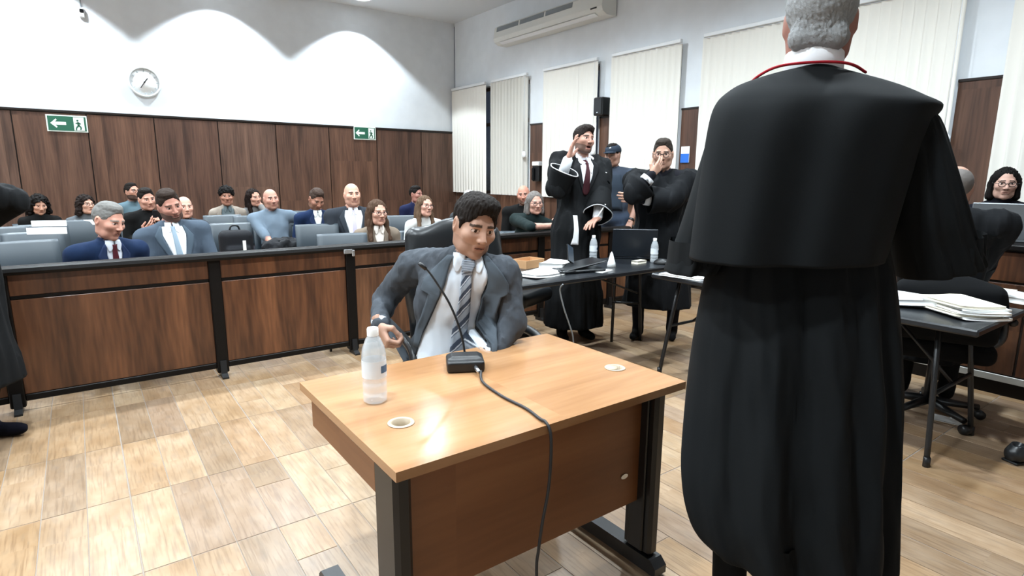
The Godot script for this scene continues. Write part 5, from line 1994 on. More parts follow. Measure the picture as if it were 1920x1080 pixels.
func build_standing_others() -> void:
	# police officer behind the rail
	var head := dep(1149, 292, 6.45)
	var yaw := face_cam(head, -0.35)
	var p := person({"label": "police officer in grey-blue uniform and dark cap standing behind the rail", "head": head, "yaw": yaw, "sit": false, "cell": 0.016, "build": 1.22, "hair": "short", "bare": 1.0,
		"cols": {"top": sk("3b4450"), "skin": sk("9f7a69"), "hair": sk("1c1613"), "trousers": sk("3a4453")}, "look": Vector3(0.1, -0.1, 0.05), "lean": Vector3(0, 0, 0.02), "stance": 0.12,
		"arms": [{"at": Vector3(0.26, 0.92, 0.13)}, {"at": Vector3(-0.20, 0.94, 0.2), "hand": "grip"}]})
	var r: Node3D = p.root
	r.scale = Vector3.ONE
	var capsc := Sculpt.new(Vector3(-0.13, -0.02, -0.14), Vector3(0.13, 0.16, 0.19), 0.006)
	capsc.egg(Vector3(0, 0.055, -0.012), Vector3(0.088, 0.075, 0.108))
	capsc.cut_plane(Vector3(0, 0.038, 0), Vector3(0, -1, 0.12).normalized())
	capsc.egg(Vector3(0, 0.04, 0.1), Vector3(0.07, 0.008, 0.06), 0, 0.01)
	put(r, "cap", carve(capsc), cloth_of(sk("2b3440")), p.H, Basis(Vector3.RIGHT, 0.1))
	put(r, "cap_badge", lathe_mesh([Vector2(0, 0), Vector2(0.015, 0), Vector2(0.012, 0.004), Vector2(0, 0.005)], 10, Vector3(0, 0, 1)), M.chrome, p.H + Vector3(0, 0.075, 0.092))
	put(r, "vest", drape(p.s, [[p.NK.y - 0.04, -0.12, 0.12], [p.NK.y - 0.2, -0.15, 0.15], [p.NK.y - 0.42, -0.15, 0.15]], 0.012, 10, 0.03, 5), cloth_of(sk("2f3843")))
	for i in 2:
		var e: Vector3 = p.elbows[i]
		var w: Vector3 = p.wrists[i]
		put(r, "wrist_watch" if i == 1 else "wrist_band", tube_mesh([e.lerp(w, 0.86), e.lerp(w, 0.95)], [0.035, 0.034], 12), M.black_plastic)
	# robed man with his hand at his mouth
	head = dep(1243, 290, 4.85)
	yaw = face_cam(head, -0.12)
	p = person({"label": "man with glasses in a black robe covering his mouth with his hand", "head": head, "yaw": yaw, "sit": false, "cell": 0.014, "build": 1.2, "hair": "short", "glasses": true, "face": "near_male", "head_scale": 1.0, "neck_w": 1.1,
		"cols": {"top": sk("1a1c1f"), "skin": sk("b88f7c"), "hair": sk("3b322c"), "trousers": sk("121317")}, "look": Vector3(0.08, 0.05, 0.0), "lean": Vector3(0, 0, 0.05), "stance": 0.14, "step": -0.06,
		"arms": [{"world": dep(1196, 372, 4.72), "pole": Vector3(1, -0.8, 0.2), "hand": "relaxed", "palm": Vector3(0, 0, -1)}, {"world": dep(1223, 326, 4.63), "elbow": dep(1190, 362, 4.66), "hand": "flat", "point": Vector3(0.72, 0.62, 0.05), "palm_world": Vector3(0.1, 0.1, -1)}]})
	r = p.root
	robe(p, 0.30, 1.12, [[0.62, 0.02, null], [0.5, 0.03, null]], 0.014, "111316")
	for i in 2:
		var e: Vector3 = p.elbows[i]
		var w: Vector3 = p.wrists[i]
		put(r, "shirt_cuff", tube_mesh([e.lerp(w, 0.62), e.lerp(w, 0.8)], [0.055, 0.052], 14), cloth_of(sk("e4e6ea"), 0.8))

func build_right_side() -> void:
	# bald man in a robe, sitting between the folding table and the bench
	var head := dep(1791, 352, 3.35)
	var p := person({"label": "bald man in a black robe seated with his back to the wide robed man", "head": head, "yaw": PI * 0.62, "cell": 0.016, "build": 1.18, "hair": "balding", "face": "far_male",
		"cols": {"top": sk("15171a"), "skin": sk("b08775"), "hair": sk("8a8480"), "trousers": sk("101114")}, "chair": false, "hip": Vector3(head.x - 0.03, 0.62, head.z + 0.03), "lean": Vector3(0, 0, 0.05), "arms": [{"at": Vector3(0.1, 0.72, 0.34)}, {"at": Vector3(-0.1, 0.72, 0.34)}]})
	robe(p, 0.25, 1.0, [[0.7, 0.02, null], [0.7, 0.02, null]], 0.016, "131518", true)
	office_chair(Vector3(p.hip.x, 0, p.hip.z), PI * 0.62, "black office chair of the bald robed man by the right folding table", 0.86, cloth_of(sk("0c0d0f"), 0.95))
	# woman behind the laptop
	head = dep(1884, 345, 4.35)
	p = person({"label": "dark-haired woman with glasses in black sitting behind the grey laptop", "head": head, "yaw": face_cam(head, 0.1), "cell": 0.014, "female": true, "hair": "long_bun", "glasses": true, "face": "near_female",
		"cols": {"top": sk("131418"), "skin": sk("c49d8d"), "hair": sk("15100e"), "trousers": sk("16171b")}, "look": Vector3(0.05, 0.05, 0.0), "hip": head + Vector3(0.05, -0.68, 0.0), "arms": [{"world": head + Vector3(-0.28, -0.33, 0.12)}, {"world": head + Vector3(-0.28, -0.33, -0.1)}]})

# ------------------------------------------------------------------ wide robed man seen from behind
func build_robed_back() -> void:
	var D := 1.62
	var head := dep(1537, 45, D)
	var neck := dep(1528, 128, D)
	var hipw := dep(1498, 540, D)
	var yaw := atan2(head.x, head.z)
	var p := person({"label": "grey-haired man in a wide black robe and cape seen from behind", "head": head, "neck": neck + Vector3(0, -0.05, 0), "hip": Vector3(hipw.x, 0.98, hipw.z), "yaw": yaw, "sit": false, "cell": 0.016, "build": 1.0, "hair": "near_grey", "face": "near_male", "head_scale": 1.07, "neck_w": 1.15, "hair_scale": 1.0,
		"cols": {"top": sk("101316"), "skin": sk("a3766a"), "hair": sk("b4b6b7"), "trousers": sk("0e0f12")}, "look": Vector3(0.02, 0, 0), "stance": 0.11, "wrinkle": 0.003,
		"shoulders": [dep(1640, 235, D), dep(1420, 240, D)],
		"arms": [{"at": Vector3(0.10, 1.18, 0.32), "pole": Vector3(1, -0.6, -0.2)}, {"at": Vector3(-0.10, 1.18, 0.32), "pole": Vector3(-1, -0.6, -0.2)}]})
	var root: Node3D = p.root
	var inv := root.transform.affine_inverse()
	var cloth := cloth_of(sk("0e1113"), 0.85)
	# hems and outline follow the cloth's fall: [y pixel, left, right, half depth, shift] turned to metres at his distance
	put(root, "robe_skirt", loft(root, D, [[330, 1372, 1640, 0.16, 0.0], [430, 1345, 1655, 0.15, 0.0], [512, 1322, 1672, 0.15, 0.0], [560, 1312, 1676, 0.165, 0.0], [640, 1298, 1680, 0.185, 0.0], [720, 1288, 1681, 0.2, 0.0], [800, 1281, 1676, 0.21, 0.0], [880, 1276, 1672, 0.215, 0.0], [940, 1280, 1670, 0.215, 0.0], [985, 1292, 1669, 0.21, 0.0], [1015, 1306, 1667, 0.205, 0.0, -12.0]], 128, 0.085, 5), cloth)
	# yoke of the robe over the shoulders
	var s := Sculpt.new(Vector3(-0.55, 1.2, -0.4), Vector3(0.55, 1.85, 0.4), 0.012)
	var sn := inv * dep(1526, 172, D)
	s.egg(inv * dep(1515, 300, D), Vector3(0.22, 0.22, 0.14), 0, 0.06)
	for q in [[1650, 238], [1408, 244]]:
		s.cone(sn, inv * dep(q[0], q[1], D), 0.06, 0.062, 0, 0.05)
	put(root, "robe_yoke", carve(s), cloth)
	put(root, "sleeve", loft(root, D, [[205, 1360, 1432, 0.05, 0.02], [232, 1340, 1430, 0.075, 0.02], [300, 1318, 1420, 0.085, 0.02], [400, 1286, 1400, 0.095, 0.01], [460, 1263, 1375, 0.105, -0.02], [504, 1243, 1345, 0.11, -0.04, 4.0]], 64, 0.05, 9), cloth)
	put(root, "sleeve", loft(root, D, [[200, 1640, 1722, 0.05, 0.02], [225, 1650, 1750, 0.075, 0.02], [300, 1660, 1774, 0.085, 0.02], [400, 1665, 1806, 0.095, 0.01], [455, 1672, 1824, 0.105, -0.02], [503, 1690, 1838, 0.11, -0.04, 16.0]], 64, 0.05, 12), cloth)
	# cape over the shoulders: outer edge on either side, falling straight behind; its right corner stands out
	var cp := [[131, 1482, 1588, 0.088], [140, 1440, 1625, 0.10], [153, 1406, 1668, 0.12], [168, 1380, 1702, 0.145], [184, 1358, 1738, 0.175], [199, 1344, 1766, 0.195], [222, 1334, 1750, 0.21], [262, 1326, 1730, 0.222], [330, 1316, 1706, 0.232], [400, 1306, 1684, 0.24], [474, 1297, 1662, 0.245]]
	var cr := []
	for i in cp.size():
		var c: Array = cp[i]
		var row := []
		var t := float(i) / (cp.size() - 1)
		for k in 61:
			var u := k / 60.0
			var e := 2.0 * u - 1.0
			var y: float = c[0] + 4.0 * e * t + (0.0 if i > 2 else (10.0 - 3.0 * i) * e * e)
			var q := inv * dep(lerpf(c[1], c[2], u), y, D)
			var bulge: float = c[3] * pow(maxf(1.0 - pow(absf(e), 2.6), 0.0), 0.5)
			var fold := sin(u * 21.0 + 0.8) * 0.008 * t + sin(u * 9.0) * 0.011 * t
			row.append(q + Vector3(0, 0, -bulge - 0.012 - fold))
		cr.append(row)
	var closed := []
	for i in cr.size():
		var line: Array = cr[i].duplicate()
		var b := []
		for v in cr[i]:
			b.push_front(v + Vector3(0, 0, 0.008))
		closed.append(line + b)
	var lastr: Array = closed[closed.size() - 1]
	var cap := []
	for i in lastr.size():
		cap.append(lastr[i].lerp(lastr[lastr.size() - 1 - i], 0.5))
	closed.append(cap)
	var sh := Shape.new()
	sh.sheet(smooth_rows(closed), true)
	var cape := put(root, "cape", sh.done(), cloth)
	# red cord round the neck of the cape and the white collar
	var cord := []
	for q in [[1408, 158, 0.03], [1426, 147, 0.06], [1452, 137, 0.09], [1482, 131, 0.1], [1530, 128, 0.108], [1572, 128, 0.105], [1598, 132, 0.09], [1620, 140, 0.05]]:
		cord.append(inv * dep(q[0], q[1] + 1, D) + Vector3(0, 0, -q[2]))
	put(cape, "red_cord", tube_mesh(bez(cord, 5), 0.0038, 8), cloth_of(sk("a81f2c"), 0.6))
	var cn: Vector3 = inv * dep(1525, 120, D)
	put(root, "shirt_collar", lathe_mesh([Vector2(0.066, -0.045), Vector2(0.077, -0.045), Vector2(0.074, 0.024), Vector2(0.071, 0.028), Vector2(0.065, 0.026), Vector2(0.066, -0.045)], 28, Vector3(0, 1, 0.1)), cloth_of(sk("f4f5f7"), 0.7), cn)

func smooth_rows(rows: Array) -> Array:
	var out := []
	var m: int = rows[0].size()
	for i in range(rows.size() - 1):
		for k in 4:
			var r := []
			for j in m:
				var a: Vector3 = rows[maxi(i - 1, 0)][j]
				var b: Vector3 = rows[i][j]
				var c: Vector3 = rows[i + 1][j]
				var d: Vector3 = rows[mini(i + 2, rows.size() - 1)][j]
				r.append(b.cubic_interpolate(c, a, d, k / 4.0))
			out.append(r)
	out.append(rows[rows.size() - 1])
	return out

# ------------------------------------------------------------------ robed person cut by the left edge of the view
func build_left_edge() -> void:
	var foot := on_y(-6, 836, 0)
	var head := Vector3(foot.x - 0.12, 1.62, foot.z - 0.06)
	var p := person({"label": "person in a long black robe and black shoes standing before the rail", "head": head, "yaw": 0.95, "sit": false, "cell": 0.015, "hair": "short", "build": 1.05,
		"hip": Vector3(foot.x - 0.09, 0.92, foot.z - 0.06),
		"cols": {"top": sk("15171a"), "skin": sk("a67f6e"), "hair": sk("201814"), "trousers": sk("0d0e11"), "shoes": sk("0c0c0d")}, "stance": 0.11,
		"arms": [{"at": Vector3(0.20, 0.86, -0.16)}, {"world": dep(-62, 402, 3.15), "elbow": dep(16, 376, 3.2), "hand": "relaxed"}]})
	robe(p, 0.33, 1.05, [[0.85, 0.03, null], [0.9, 0.03, null]], 0.014, "0e1012")

# ------------------------------------------------------------------ chairs of the public and the small things
func build_seats() -> void:
	for q in seat_spots:
		if (q[0] as Vector3).x > 4.0 and (q[0] as Vector3).z > -3.0:
			public_chair(q[0], q[1], q[2], "dark chair of the " + short_label(q[3]))
		else:
			public_chair(q[0], q[1], q[2], "grey chair occupied by the " + short_label(q[3]))
	# empty ones
	var empties := [[60, 470, 4.35, "empty grey chair right behind the rail, in front of the papers"], [75, 452, 5.0, "empty grey chair second from the rail, with a paper on its back"], [88, 432, 5.7, "empty grey chair third from the rail, with a paper on its back"],
		[15, 440, 5.4, "empty grey chair beside the black-robed person"],
		[150, 430, 6.2, "empty grey chair in front of the curly-haired woman in grey"],
		[418, 424, 7.1, "empty grey chair in front of the person in beige"], [472, 424, 7.05, "empty grey chair beside the black backpack"],
		[590, 440, 5.9, "empty grey chair beside the bald man in grey-blue"], [635, 465, 5.0, "empty grey chair just behind the rail gate post"],
		[748, 402, 7.2, "empty grey chair behind the woman in taupe"], [545, 395, 7.9, "empty grey chair in the last row behind the bald man"]]
	for e in empties:
		var p := dep(e[0], e[1] - 8.0, e[2])
		var sh := clampf(p.y - 0.33, 0.3, 0.48)
		public_chair(Vector3(p.x, 0, p.z + 0.2), face_cam(p, 0.15), sh, e[3])

func short_label(s: String) -> String:
	var w := s.split(" ")
	return " ".join(w.slice(0, 11))

func paper_at(p: Vector3, size: Vector3, turn: float, label: String, m: Material, bend := 0.0) -> void:
	var rows := []
	for i in 7:
		var r := []
		for j in 7:
			var u := j / 6.0 - 0.5
			var v := i / 6.0 - 0.5
			r.append(Vector3(u * size.x, size.y + bend * (u * u * 4.0 - v * u * 2.0) * 0.02, v * size.z))
		rows.append(r)
	var s := Shape.new()
	s.sheet(rows)
	var low := []
	for r in rows:
		var b := []
		for v in r:
			b.append(v - Vector3(0, size.y, 0))
		b.reverse()
		low.append(b)
	s.sheet(low)
	var rim := []
	for k in 2:
		var l := []
		var src: Array = rows if k == 0 else low
		for j in 7:
			l.append(src[0][j if k == 0 else 6 - j])
		for i in range(1, 7):
			l.append(src[i][6 if k == 0 else 0])
		for j in range(5, -1, -1):
			l.append(src[6][j if k == 0 else 6 - j])
		for i in range(5, 0, -1):
			l.append(src[i][0 if k == 0 else 6])
		rim.append(l)
	s.sheet(rim, true)
	var o := put(self, numbered("paper_stack" if size.y > 0.006 else "paper_sheet"), s.done(), m, p, Basis(Vector3.UP, turn))
	o.set_meta("label", label)
	o.set_meta("category", "papers")
	o.set_meta("group", "papers lying about the court")

func laptop(at: Vector3, turn: float, label: String, lid: Color, open_a: float) -> void:
	var t := thing("laptop", label, "laptop", at, turn)
	var m := mat(lid, 0.35, 0.2)
	var kd := put(t, "keyboard_deck", block(Vector3(0.36, 0.018, 0.25), 0.006), m, Vector3(0, 0.009, 0))
	var lb := Basis(Vector3.RIGHT, open_a)
	var hinge := Vector3(0, 0.02, 0.125)
	var ld := put(t, "screen_lid", block(Vector3(0.36, 0.24, 0.01), 0.006), m, hinge + lb * Vector3(0, 0.12, 0), lb)
	put(ld, "screen", block(Vector3(0.34, 0.215, 0.002)), M.screen, Vector3(0, 0.002, -0.006))
	for k in 5:
		put(kd, "key_row", block(Vector3(0.32, 0.004, 0.016), 0.001), M.black_plastic, Vector3(0, 0.011, -0.05 + k * 0.024))

func build_small_things() -> void:
	M.screen = mat(hexc("20242c"), 0.2)
	# ---- wall clock
	var cp := on_z(271, 154, BACK)
	var ck := thing("wall_clock", "round white wall clock above the dark wooden panels", "clock", Vector3(cp.x, cp.y, BACK - 0.02))
	var R := 0.215
	put(ck, "rim", lathe_mesh([Vector2(R - 0.025, 0.0), Vector2(R, 0.0), Vector2(R + 0.004, 0.03), Vector2(R - 0.01, 0.05), Vector2(R - 0.025, 0.045), Vector2(R - 0.028, 0.03)], 40, Vector3(0, 0, 1)), M.clock_rim)
	put(ck, "dial", lathe_mesh([Vector2(0, 0.028), Vector2(R - 0.02, 0.028), Vector2(R - 0.02, 0.0), Vector2(0, 0.0)], 40, Vector3(0, 0, 1)), M.clock_face)
	for k in 12:
		var a := TAU * k / 12
		var mk := put(ck, "hour_mark", block(Vector3(0.011, 0.03, 0.003)), M.clock_mark, Vector3(sin(a) * (R - 0.055), cos(a) * (R - 0.055), 0.03), Basis(Vector3(0, 0, 1), -a))
	for q in [[0.66, 0.085, 0.014, "hour_hand"], [3.72, 0.12, 0.010, "minute_hand"]]:
		var d := Basis(Vector3(0, 0, 1), -q[0])
		put(ck, q[3], block(Vector3(q[2], q[1], 0.003)), M.black_plastic, d * Vector3(0, q[1] / 2 - 0.015, 0.033) , d)
	put(ck, "hand_pin", lathe_mesh([Vector2(0, 0.04), Vector2(0.011, 0.04), Vector2(0.011, 0.028)], 12, Vector3(0, 0, 1)), M.black_plastic)
	# ---- exit signs
	exit_sign(on_z(126, 232, BACK), 0.46, 0.225, "green exit sign with white arrow on the left part of the wooden wall")
	exit_sign(on_z(683, 250, BACK), 0.42, 0.23, "green exit sign with white arrow near the corner with the blinds")
	# ---- alarm detector with its cable
	var dp := on_z(153, 24, BACK)
	var de := thing("wall_detector", "small black and white detector hanging high on the white wall", "detector", Vector3(dp.x, dp.y, BACK - 0.02))
	var dh := put(de, "housing", block(Vector3(0.07, 0.13, 0.05), 0.012), M.white_paint, Vector3(0, 0, 0.025))
	put(dh, "lens", block(Vector3(0.05, 0.05, 0.02), 0.008), M.black_gloss, Vector3(0, 0.02, 0.025))
	put(de, "cable_duct", block(Vector3(0.015, CEIL - dp.y - 0.06, 0.012), 0.002), M.plastic_grey, Vector3(0, (CEIL - dp.y) / 2 + 0.03, 0.008))
	# ---- air conditioner under the ceiling
	var ax := RIGHT - 0.30
	var z0 := on_x(925, 45, ax).z
	var z1 := on_x(1128, 18, ax).z
	var L := z1 - z0
	var ac := thing("air_conditioner", "white air conditioner with dark slotted grille high on the window wall", "air conditioner", Vector3(ax, 3.58, (z0 + z1) / 2))
	var bs := Shape.new()
	bs.prism(PackedVector2Array([Vector2(0.0, 0.10), Vector2(0.03, 0.27), Vector2(0.09, 0.31), Vector2(0.28, 0.31), Vector2(0.28, 0.0), Vector2(0.10, 0.0), Vector2(0.02, 0.04)]), Vector3(0, 0, -L / 2), Vector3.RIGHT, Vector3.UP, Vector3(0, 0, 1), L)
	put(ac, "housing", bs.done(), M.ac_white)
	for k in 3:
		put(ac, "grille_slot", block(Vector3(0.012, 0.075, L / 4 - 0.04), 0.003), M.plastic_grey, Vector3(0.025, 0.235, -L / 2 + 0.05 + L / 4 * (k + 0.5)), Basis(Vector3(0, 0, 1), -0.17))
	put(ac, "air_flap", block(Vector3(0.08, 0.01, L - 0.3), 0.002), M.white_paint, Vector3(0.055, 0.012, 0), Basis(Vector3(0, 0, 1), -0.3))
	put(ac, "indicator", block(Vector3(0.008, 0.02, 0.12), 0.002), M.black_plastic, Vector3(0.0, 0.09, L / 2 - 0.16))
	put(ac, "wall_bracket", block(Vector3(0.018, 0.25, L - 0.4), 0.002), M.plastic_grey, Vector3(0.288, 0.16, 0))
	# ---- loudspeaker on the pier
	var lp := on_x(1138, 198, RIGHT)
	var ls := thing("wall_loudspeaker", "black loudspeaker standing on top of the wooden pier panel", "loudspeaker", Vector3(RIGHT - 0.10, WOOD_TOP + 0.005, lp.z))
	put(ls, "cabinet", block(Vector3(0.16, 0.25, 0.18), 0.01), M.black_plastic, Vector3(0, 0.125, 0))
	put(ls, "grille", block(Vector3(0.012, 0.22, 0.155), 0.004), M.black_metal, Vector3(-0.083, 0.125, 0))
	put(ls, "badge", block(Vector3(0.004, 0.012, 0.03)), M.chrome, Vector3(-0.091, 0.04, 0))
	# ---- wall telephone on the pier next to the open blind
	var tp := on_x(1013, 322, RIGHT)
	var tl := thing("wall_telephone", "black wall telephone with a white top on the wooden pier", "telephone", Vector3(RIGHT - 0.025, tp.y, tp.z))
	put(tl, "housing", block(Vector3(0.08, 0.26, 0.17), 0.012), M.black_plastic, Vector3(-0.04, -0.03, 0))
	put(tl, "top_cover", block(Vector3(0.09, 0.07, 0.18), 0.01), M.white_paint, Vector3(-0.045, 0.13, 0))
	put(tl, "handset", block(Vector3(0.04, 0.22, 0.05), 0.015), M.black_gloss, Vector3(-0.1, -0.04, -0.04))
	# ---- notice on the next pier
	var np := on_x(1288, 290, RIGHT)
	var nt := thing("wall_notice", "blue and white notice fixed to the wooden pier", "notice", Vector3(RIGHT - 0.03, np.y, np.z))
	put(nt, "board", block(Vector3(0.012, 0.2, 0.13), 0.003), M.paper, Vector3(-0.006, 0, 0))
	put(nt, "blue_field", block(Vector3(0.004, 0.11, 0.126)), M.notice_blue, Vector3(-0.013, -0.045, 0))
	# ---- things on the lawyers' table
	var H := DESK_H
	paper_at(on_y(1010, 516, H), Vector3(0.30, 0.018, 0.22), 0.15, "loose white papers at the near corner of the lawyers' table", M.paper, 0.4)
	paper_at(on_y(1042, 503, H), Vector3(0.22, 0.045, 0.18), 0.5, "thick white paper bundle beside the open cardboard box", M.paper, 0.3)
	var bxp := on_y(990, 500, H)
	var bx := thing("cardboard_box", "small open cardboard box on the lawyers' table", "box", bxp, 0.2)
	for q in [[0, -0.07, 0.2, 0.006], [0, 0.07, 0.2, 0.006], [-0.1, 0, 0.006, 0.146], [0.1, 0, 0.006, 0.146]]:
		put(bx, "side", block(Vector3(q[2], 0.06, q[3])), M.cardboard, Vector3(q[0], 0.03, q[1]))
	put(bx, "bottom", block(Vector3(0.2, 0.004, 0.14)), M.cardboard, Vector3(0, 0.003, 0))
	# bag with a phone
	var bgp := on_y(1085, 508, H)
	var bg := thing("black_folder", "black leather folder lying open on the lawyers' table", "folder", bgp, -0.2)
	var fs := Shape.new()
	fs.box(Vector3(0, 0.012, 0), Vector3(0.34, 0.02, 0.2), 0.006)
	fs.box(Vector3(0.02, 0.045, -0.02), Vector3(0.34, 0.012, 0.2), 0.004, Basis(Vector3(0, 0, 1), 0.16))
	put(bg, "covers", fs.done(), M.leather)
	put(bg, "strap", tube_mesh(bez([Vector3(-0.17, 0.02, 0.08), Vector3(-0.22, 0.03, 0.1), Vector3(-0.2, 0.02, 0.13), Vector3(-0.1, 0.02, 0.12)], 4), 0.008, 6), M.leather)
	var ph := thing("mobile_phone", "mobile phone leaning upright on the black folder", "phone", on_y(1072, 505, H) + Vector3(0, 0.06, -0.02), 0.1)
	var pb := Basis(Vector3(0, 0, 1), -0.5) * Basis(Vector3.RIGHT, -0.5)
	var pc := put(ph, "case", block(Vector3(0.075, 0.15, 0.01), 0.004), M.black_gloss, Vector3(0, 0.05, 0), pb)
	put(pc, "screen", block(Vector3(0.066, 0.135, 0.002)), M.phone_screen, Vector3(0, 0, 0.006))
	bottle(on_y(1112, 487, H), 0.95, "clear water bottle behind the black folder on the lawyers' table", "bottles on the lawyers' table")
	bottle(on_y(1226, 492, H + 0.0), 0.92, "clear water bottle beside the dark laptop", "bottles on the lawyers' table")
	# tissue standing up
	for q in [[1146, 500, "crumpled white napkin standing beside the dark laptop", H], [1772, 549, "white napkin standing upright behind the heap of papers", H]]:
		var np2 := on_y(q[0], q[1], q[3])
		var s := Shape.new()
		s.lathe([Vector2(0.0, 0.0), Vector2(0.035, 0.0), Vector2(0.03, 0.03), Vector2(0.018, 0.07), Vector2(0.010, 0.10), Vector2(0.0, 0.115)], Vector3.ZERO, 7)
		var o := put(self, numbered("napkin"), s.done(), M.paper, np2)
		o.set_meta("label", q[2])
		o.set_meta("category", "napkin")
	paper_at(on_y(1128, 508, H), Vector3(0.16, 0.003, 0.1), 0.3, "small white sheet between the folder and the napkin", M.paper)
	laptop(on_y(1190, 484, H) + Vector3(0.03, 0, -0.06), face_cam(on_y(1190, 478, H), 0.12), "dark laptop seen from the back on the lawyers' table", sk("20262e"), 0.25)
	paper_at(on_y(1198, 493, H), Vector3(0.12, 0.02, 0.06), 0.1, "small cream notepad in front of the dark laptop", M.cream)
	var ms := thing("computer_mouse", "black object like a mouse in front of the bottle by the laptop", "mouse", on_y(1232, 492, H) + Vector3(-0.04, 0, 0.08), 0.4)
	var mss := Sculpt.new(Vector3(-0.06, -0.01, -0.08), Vector3(0.06, 0.07, 0.08), 0.006)
	mss.egg(Vector3(0, 0.005, 0), Vector3(0.045, 0.04, 0.065))
	mss.cut_plane(Vector3.ZERO, Vector3.DOWN)
	put(ms, "shell", carve(mss), M.black_plastic)
	# cable hanging from the table
	var c1 := on_y(1055, 542, 0.70)
	var cpts := [c1 + Vector3(0, 0.03, 0)]
	for q in [[1050, 545], [1058, 580], [1068, 610], [1075, 640]]:
		cpts.append(on_z(q[0], q[1], -2.83))
	cpts.append(Vector3(cpts[4].x + 0.03, 0.006, -2.85))
	var cc := put(self, "power_cable", tube_mesh(bez(cpts, 5), 0.005, 6), M.plastic_grey)
	cc.set_meta("label", "grey power cable hanging from the lawyers' table to the floor")
	cc.set_meta("category", "cable")
	# ---- the right table
	paper_at(on_y(1285, 519, H), Vector3(0.16, 0.012, 0.32), 0.1, "grey paper stack on the far end of the right folding table", M.paper_grey)
	var heap := on_y(1800, 588, H)
	for k in 5:
		paper_at(heap + Vector3(rng.randf_range(-0.02, 0.02), k * 0.013 + 0.001, rng.randf_range(-0.02, 0.02)), Vector3(0.23, 0.012, 0.31), -0.75 + rng.randf_range(-0.14, 0.14), "white paper bundle number %s from the bottom of the heap on the right table" % ["one", "two", "three", "four", "five"][k], M.paper if k % 3 != 1 else M.cream, 0.25)
	paper_at(on_y(1722, 575, H), Vector3(0.20, 0.03, 0.3), 0.4, "white paper curling over the edge next to the robed man", M.paper_grey, 1.2)
	paper_at(on_y(1885, 560, H), Vector3(0.24, 0.03, 0.32), -0.3, "white file with yellowish pages at the right of the heap", M.paper, 0.2)
	paper_at(on_y(1850, 548, H), Vector3(0.3, 0.014, 0.22), 0.0, "flat cream file behind the heap of papers", M.cream, 0.1)
	paper_at(on_y(1775, 787, 0), Vector3(0.11, 0.002, 0.15), 0.2, "white sheet lying on the floor under the right table", M.paper)
	# ---- shoe at the edge of the view
	var so := on_y(1928, 862, 0)
	var shoe := thing("black_shoe", "single black shoe on the floor in front of the right folding table", "shoe", so, 1.2)
	var ss := Sculpt.new(Vector3(-0.08, -0.01, -0.2), Vector3(0.08, 0.14, 0.2), 0.007)
	ss.cone(Vector3(0, 0.04, -0.1), Vector3(0, 0.035, 0.1), 0.042, 0.036, 0, 0.02)
	ss.cone(Vector3(0, 0.05, -0.1), Vector3(0, 0.085, -0.085), 0.04, 0.034, 0, 0.02)
	ss.egg(Vector3(0, 0.13, -0.09), Vector3(0.03, 0.05, 0.04), 0, 0.01, true)
	ss.cut_plane(Vector3(0, 0.012, 0), Vector3.DOWN)
	put(shoe, "upper", carve(ss), M.leather)
	put(shoe, "sole", block(Vector3(0.078, 0.012, 0.27), 0.004), M.black_plastic, Vector3(0, 0.006, 0.0))
	# ---- laptop of the woman at the bench
	var lb := on_x(1872, 445, 5.0)
	laptop(Vector3(5.08, 1.0, lb.z), face_cam(Vector3(5.08, 0, lb.z), 0.0), "grey laptop on the dark bench in front of the woman", sk("7e8388"), 0.2)
	# ---- audience: bags and sheets
	var bp := dep(442, 446, 6.1)
	public_chair(Vector3(bp.x, 0, bp.z - 0.08), face_cam(bp, 0.15), 0.45, "grey chair with the black backpack on its seat")
	var bk := thing("backpack", "black backpack on an empty chair between the grey suit and the bald man", "backpack", Vector3(bp.x, 0.452, bp.z))
	var bks := Sculpt.new(Vector3(-0.24, -0.05, -0.2), Vector3(0.24, 0.48, 0.2), 0.014)
	bks.slab(Vector3(0, 0.19, 0), Vector3(0.16, 0.19, 0.1), 0.07)
	bks.slab(Vector3(0, 0.12, 0.09), Vector3(0.12, 0.1, 0.05), 0.04, 0, 0.02)
	put(bk, "bag_body", carve(bks), cloth_of(sk("15161a"), 0.7))
	put(bk, "handle", tube_mesh(bez([Vector3(-0.05, 0.37, -0.03), Vector3(-0.03, 0.42, -0.03), Vector3(0.03, 0.42, -0.03), Vector3(0.05, 0.37, -0.03)], 4), 0.01, 6), M.leather)
	put(bk, "white_tag", block(Vector3(0.03, 0.12, 0.004)), M.paper, Vector3(0.05, 0.22, 0.145))
	var jk := dep(545, 450, 6.1)
	var jt := thing("folded_jacket", "black jacket heaped on the lap of the bald man in grey-blue", "jacket", jk + Vector3(0, -0.06, 0))
	var js := Sculpt.new(Vector3(-0.4, -0.15, -0.2), Vector3(0.4, 0.2, 0.2), 0.015)
	js.egg(Vector3(-0.08, 0, 0), Vector3(0.22, 0.09, 0.13))
	js.egg(Vector3(0.14, -0.02, 0), Vector3(0.2, 0.07, 0.12), 0, 0.05)
	js.ruffle(noise(8, 1.0, 2), 0.03, Vector3(9, 9, 9))
	put(jt, "cloth", carve(js), cloth_of(sk("17181b"), 0.8))
	for q in [[88, 433, 4.9, "white sheet lying on the back of the front empty chair at left"], [92, 419, 5.6, "white sheet lying on the back of the rear empty chair at left"], [168, 417, 6.3, "white sheet held before the curly-haired woman"]]:
		var sp := dep(q[0], q[1], q[2])
		var o := put(self, numbered("paper_sheet"), block(Vector3(0.28, 0.055, 0.012), 0.002), M.paper, sp, Basis(Vector3.UP, -0.3))
		o.set_meta("label", q[3])
		o.set_meta("category", "paper")
		o.set_meta("group", "papers among the public")
	# ---- dark chair of the lawyer
	office_chair(Vector3(2.75, 0, -3.78), 0.4, "black office chair behind the lawyers' table beside the standing lawyer", 0.98)

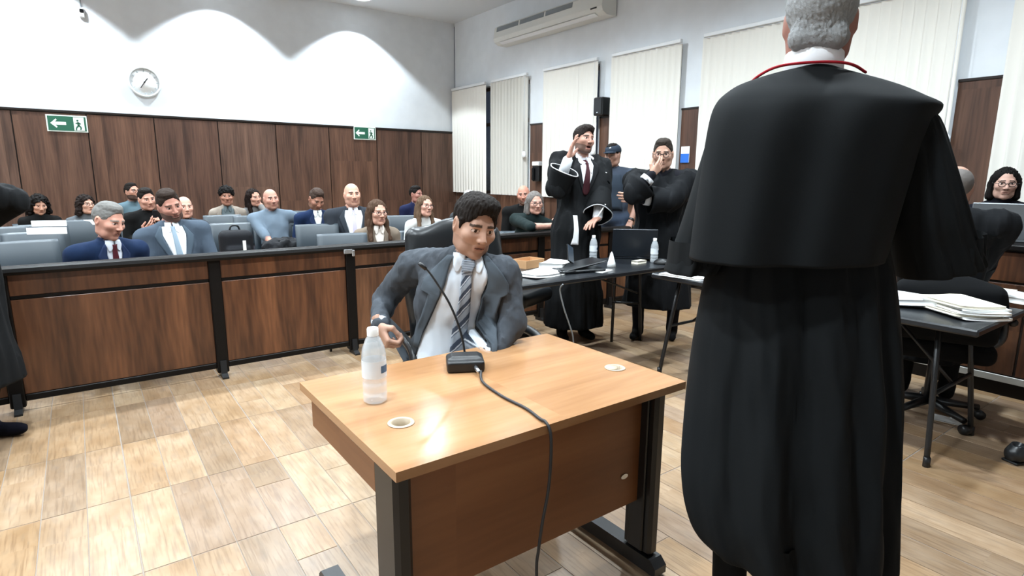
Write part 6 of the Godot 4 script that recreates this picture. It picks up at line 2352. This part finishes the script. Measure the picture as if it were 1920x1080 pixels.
func exit_sign(p: Vector3, w: float, h: float, label: String) -> void:
	var t := thing("exit_sign", label, "sign", Vector3(p.x, p.y, BACK + 0.018), 0.0, "green exit signs on the back wall")
	put(t, "plate", block(Vector3(w, h, 0.012), 0.002), M.sign_white, Vector3(0, 0, 0.006))
	put(t, "green_field", block(Vector3(w - 0.03, h - 0.03, 0.004)), M.sign_green, Vector3(0, 0, 0.0135))
	var a := Shape.new()
	a.prism(PackedVector2Array([Vector2(-0.095, 0), Vector2(-0.03, 0.062), Vector2(-0.02, 0.045), Vector2(-0.042, 0.02), Vector2(0.08, 0.02), Vector2(0.08, -0.02), Vector2(-0.042, -0.02), Vector2(-0.02, -0.045), Vector2(-0.03, -0.062)]), Vector3(-w * 0.20, 0, 0.0155), Vector3.RIGHT, Vector3.UP, Vector3(0, 0, 1), 0.002)
	put(t, "arrow", a.done(), M.sign_white)
	put(t, "door_symbol", block(Vector3(w * 0.26, h - 0.045, 0.002)), M.sign_white, Vector3(w * 0.29, 0, 0.0165))
	var r := Shape.new()
	var o := Vector3(w * 0.27, 0, 0.0175)
	for seg in [[Vector2(0.0, 0.02), Vector2(0.005, -0.025), 0.013], [Vector2(0.004, 0.02), Vector2(-0.03, 0.005), 0.007], [Vector2(0.004, 0.02), Vector2(0.03, -0.002), 0.007], [Vector2(0.004, -0.02), Vector2(-0.022, -0.05), 0.009], [Vector2(-0.022, -0.05), Vector2(-0.03, -0.085), 0.008], [Vector2(0.004, -0.02), Vector2(0.03, -0.045), 0.009], [Vector2(0.03, -0.045), Vector2(0.022, -0.08), 0.008]]:
		var d: Vector2 = (seg[1] - seg[0]).normalized().orthogonal() * seg[2]
		r.prism(PackedVector2Array([seg[0] + d, seg[1] + d, seg[1] - d, seg[0] - d]), o, Vector3.RIGHT, Vector3.UP, Vector3(0, 0, 1), 0.002)
	var disc := PackedVector2Array()
	for k in 12:
		disc.append(Vector2(-0.004 + cos(TAU * k / 12) * 0.013, 0.045 + sin(TAU * k / 12) * 0.013))
	r.prism(disc, o, Vector3.RIGHT, Vector3.UP, Vector3(0, 0, 1), 0.002)
	put(t, "running_man", r.done(), M.sign_green)
